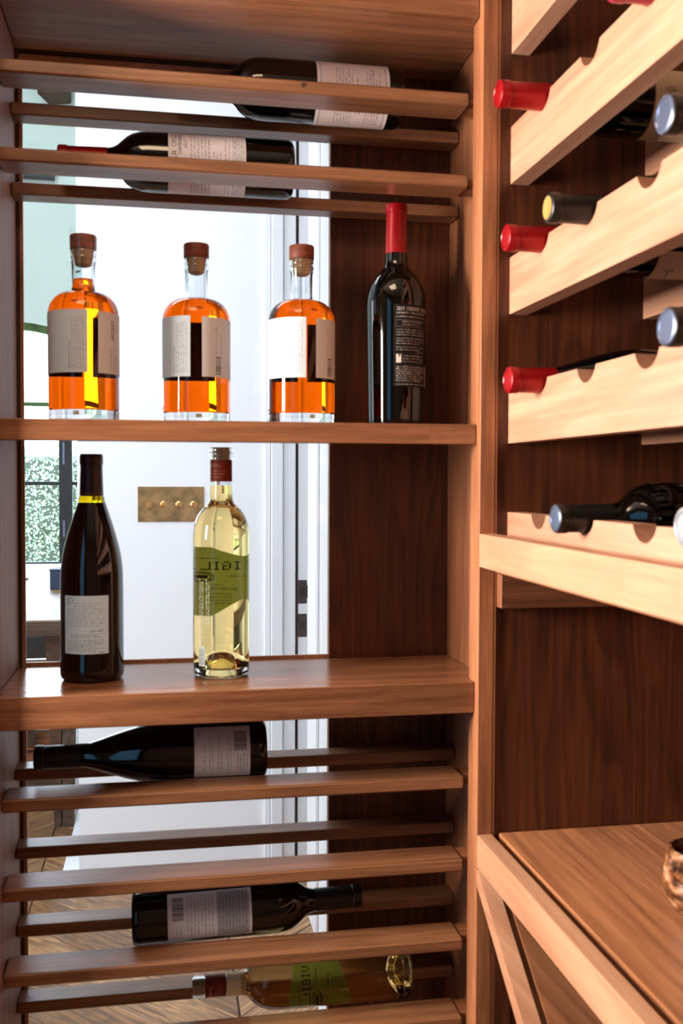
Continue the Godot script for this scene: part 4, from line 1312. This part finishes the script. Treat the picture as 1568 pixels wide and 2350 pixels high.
func build_rack_bottles() -> void:
	var zs := [-1.085, -0.958, -0.8285, -0.6995]
	var ys := {1: 0.4373, 2: 0.276, 3: 0.1148, 4: -0.0422}
	var cream := canvas(320, 260, Color(0.84, 0.74, 0.60))
	cream.fill_rect(Rect2i(0, 0, 320, 4), Color(0.7, 0.58, 0.42))
	for k in 4:
		scrawl(cream, 20 + k * 70, 60 + (k % 2) * 90, 60, 16, Color(0.15, 0.12, 0.1))
	small_print(cream, 40, 200, 220, 2, 18, 10, Color(0.3, 0.25, 0.2))
	var m_cream := paper(cream, 0.6)
	# row, place, capsule tip x, capsule, end disc, shape, label?, raise, wording
	ys[0] = 0.5977
	var list := [
		[0, 0, 0.3800, M.black_foil, M.black_foil, BORDEAUX, false, 0.0, "dark wine bottle cut by the top edge, behind the uppermost notched board"],
		[1, 0, 0.3735, M.red_foil, M.red_foil, BORDEAUX, true, 0.0, "red-capped wine bottle alone at the far end of the upper notched board"],
		[1, 2, 0.3905, M.rose_foil, M.gold, BORDEAUX, false, 0.0, "wine bottle with a rose red capsule at the top edge of the picture"],
		[2, 0, 0.3838, M.red_foil, M.red_foil, BORDEAUX, true, 0.0, "red-capped wine bottle beside the black-and-gold capsule"],
		[2, 1, 0.3835, M.black_foil, M.gold, BORDEAUX, false, 0.0, "wine bottle with a black capsule and a gold end disc"],
		[2, 3, 0.3720, M.black_foil, M.steel_foil, BORDEAUX, false, 0.0, "wine bottle with a blue-grey capsule end at the upper right edge"],
		[3, 0, 0.3880, M.red_foil, M.red_foil, BURGUNDY, false, 0.0, "red-capped sloping wine bottle on the third notched board, the lowest red capsule"],
		[3, 3, 0.3762, M.black_foil, M.steel_foil, BORDEAUX, false, 0.002, "wine bottle with a steel grey capsule end in the middle of the right edge"],
		[4, 1, 0.3950, M.black_foil, M.steel_foil, BORDEAUX, true, 0.003, "black wine bottle on the lowest board with its whole neck in view"],
		[4, 3, 0.3925, M.silver_foil, M.silver_foil, BORDEAUX, false, 0.007, "wine bottle with a white silver capsule at the right edge above the ledge"],
	]
	for s in list:
		var z: float = zs[s[1]]
		var y: float = ys[s[0]] + s[7]
		var b := thing("wine_bottle", s[8], "bottle", Vector3(s[2] + 0.301, y, z), "bottles in the notched rack")
		lay(b, Vector3(-1, 0, 0), Vector3(0, -y, -z))
		lathed("glass_body", prof(s[5], 1.0, 1.0 if s[5] == BORDEAUX else 1.043), M.black_glass, b, 48)
		var cp := lathed("capsule", cap_profile(0.240, 0.301, 0.0154, 0.0143), s[3], b, 40, "foil capsule")
		if s[4] != s[3]:
			lathed("end_disc", [Vector2(0.0144, 0.2992), Vector2(0.0140, 0.3008), Vector2(0.0128, 0.3016), Vector2(0.0118, 0.3016), Vector2(0.0112, 0.3009), Vector2(0.006, 0.3012), Vector2(0, 0.3012)] if s[4] != M.gold else [Vector2(0.0117, 0.2999), Vector2(0.0116, 0.3010), Vector2(0.0108, 0.3010), Vector2(0.0100, 0.3006), Vector2(0.0075, 0.3009), Vector2(0.0065, 0.3006), Vector2(0, 0.3010)], s[4], cp, 40, "shiny end of the capsule")
		else:
			lathed("end_rim", [Vector2(0.0122, 0.3008), Vector2(0.0116, 0.3016), Vector2(0.0106, 0.3009)], s[4], cp, 40)
		if s[6]:
			stick("front_label", 0.0384, -85, 85, [0.04], [0.128], m_cream, b, "cream label with dark script")


func build_small_things() -> void:
	# brass switch plate on the white wall
	var zw := -3.215
	var sp := thing("switch_plate", "aged brass switch plate with one dimmer knob and three toggles on the white wall", "switch", Vector3(0.0245, -0.081, zw))
	var pm := new_mb()
	pm.x = Transform3D()
	var lo := Vector3(-0.1045, -0.056, 0.0)
	var hi := Vector3(0.1045, 0.056, 0.0035)
	var idx := []
	pm.box(lo, hi, 0, 0.0008)
	for k in pm.t.size():
		pm.t[k] = Vector2((pm.v[k].x + 0.1045) / 0.209, (0.056 - pm.v[k].y) / 0.209)
	part("plate", pm, M.brass_plate, sp)
	var face := Basis(Vector3.RIGHT, PI / 2)
	var kn := new_mb()
	kn.x = Transform3D(face, Vector3(-0.0685, -0.001, 0.0035))
	kn.lathe([Vector2(0, 0), Vector2(0.0095, 0), Vector2(0.0095, 0.016), Vector2(0.0085, 0.0172), Vector2(0, 0.0174)], 28)
	part("dimmer_knob", kn, M.brass, sp)
	for k in 3:
		var x0: float = [-0.0238, 0.0245, 0.0708][k]
		var cl := new_mb()
		cl.x = Transform3D(face, Vector3(x0, 0.0, 0.0035))
		cl.lathe([Vector2(0, 0), Vector2(0.0105, 0), Vector2(0.0105, 0.002), Vector2(0.0085, 0.0032), Vector2(0.007, 0.0045), Vector2(0.006, 0.0052), Vector2(0.0048, 0.0035), Vector2(0, 0.003)], 24)
		var tg := part("toggle_switch", cl, M.brass, sp)
		var lv := new_mb()
		var tilt := deg_to_rad(24.0 if k != 1 else -24.0)
		lv.x = Transform3D(Basis(Vector3.RIGHT, PI / 2 + tilt), Vector3(x0, 0.0, 0.006))
		lv.lathe([Vector2(0, 0), Vector2(0.0018, 0), Vector2(0.0026, 0.009), Vector2(0.0022, 0.011), Vector2(0, 0.0115)], 14)
		part("lever", lv, M.brass, tg)
	# mottled glass piece on the counter, cut by the right edge of the frame
	var gb := thing("glass_cup", "round mottled amber glass cup on the counter at the right edge", "cup", Vector3(0.553, -0.4484, -0.93))
	lathed("cup", [Vector2(0, 0.0005), Vector2(0.024, 0.0), Vector2(0.032, 0.004), Vector2(0.040, 0.018), Vector2(0.0430, 0.033), Vector2(0.0415, 0.050), Vector2(0.0370, 0.066), Vector2(0.0340, 0.067), Vector2(0.0365, 0.050), Vector2(0.0380, 0.033), Vector2(0.035, 0.020), Vector2(0.026, 0.010), Vector2(0, 0.008)], M.mottled, gb, 40)
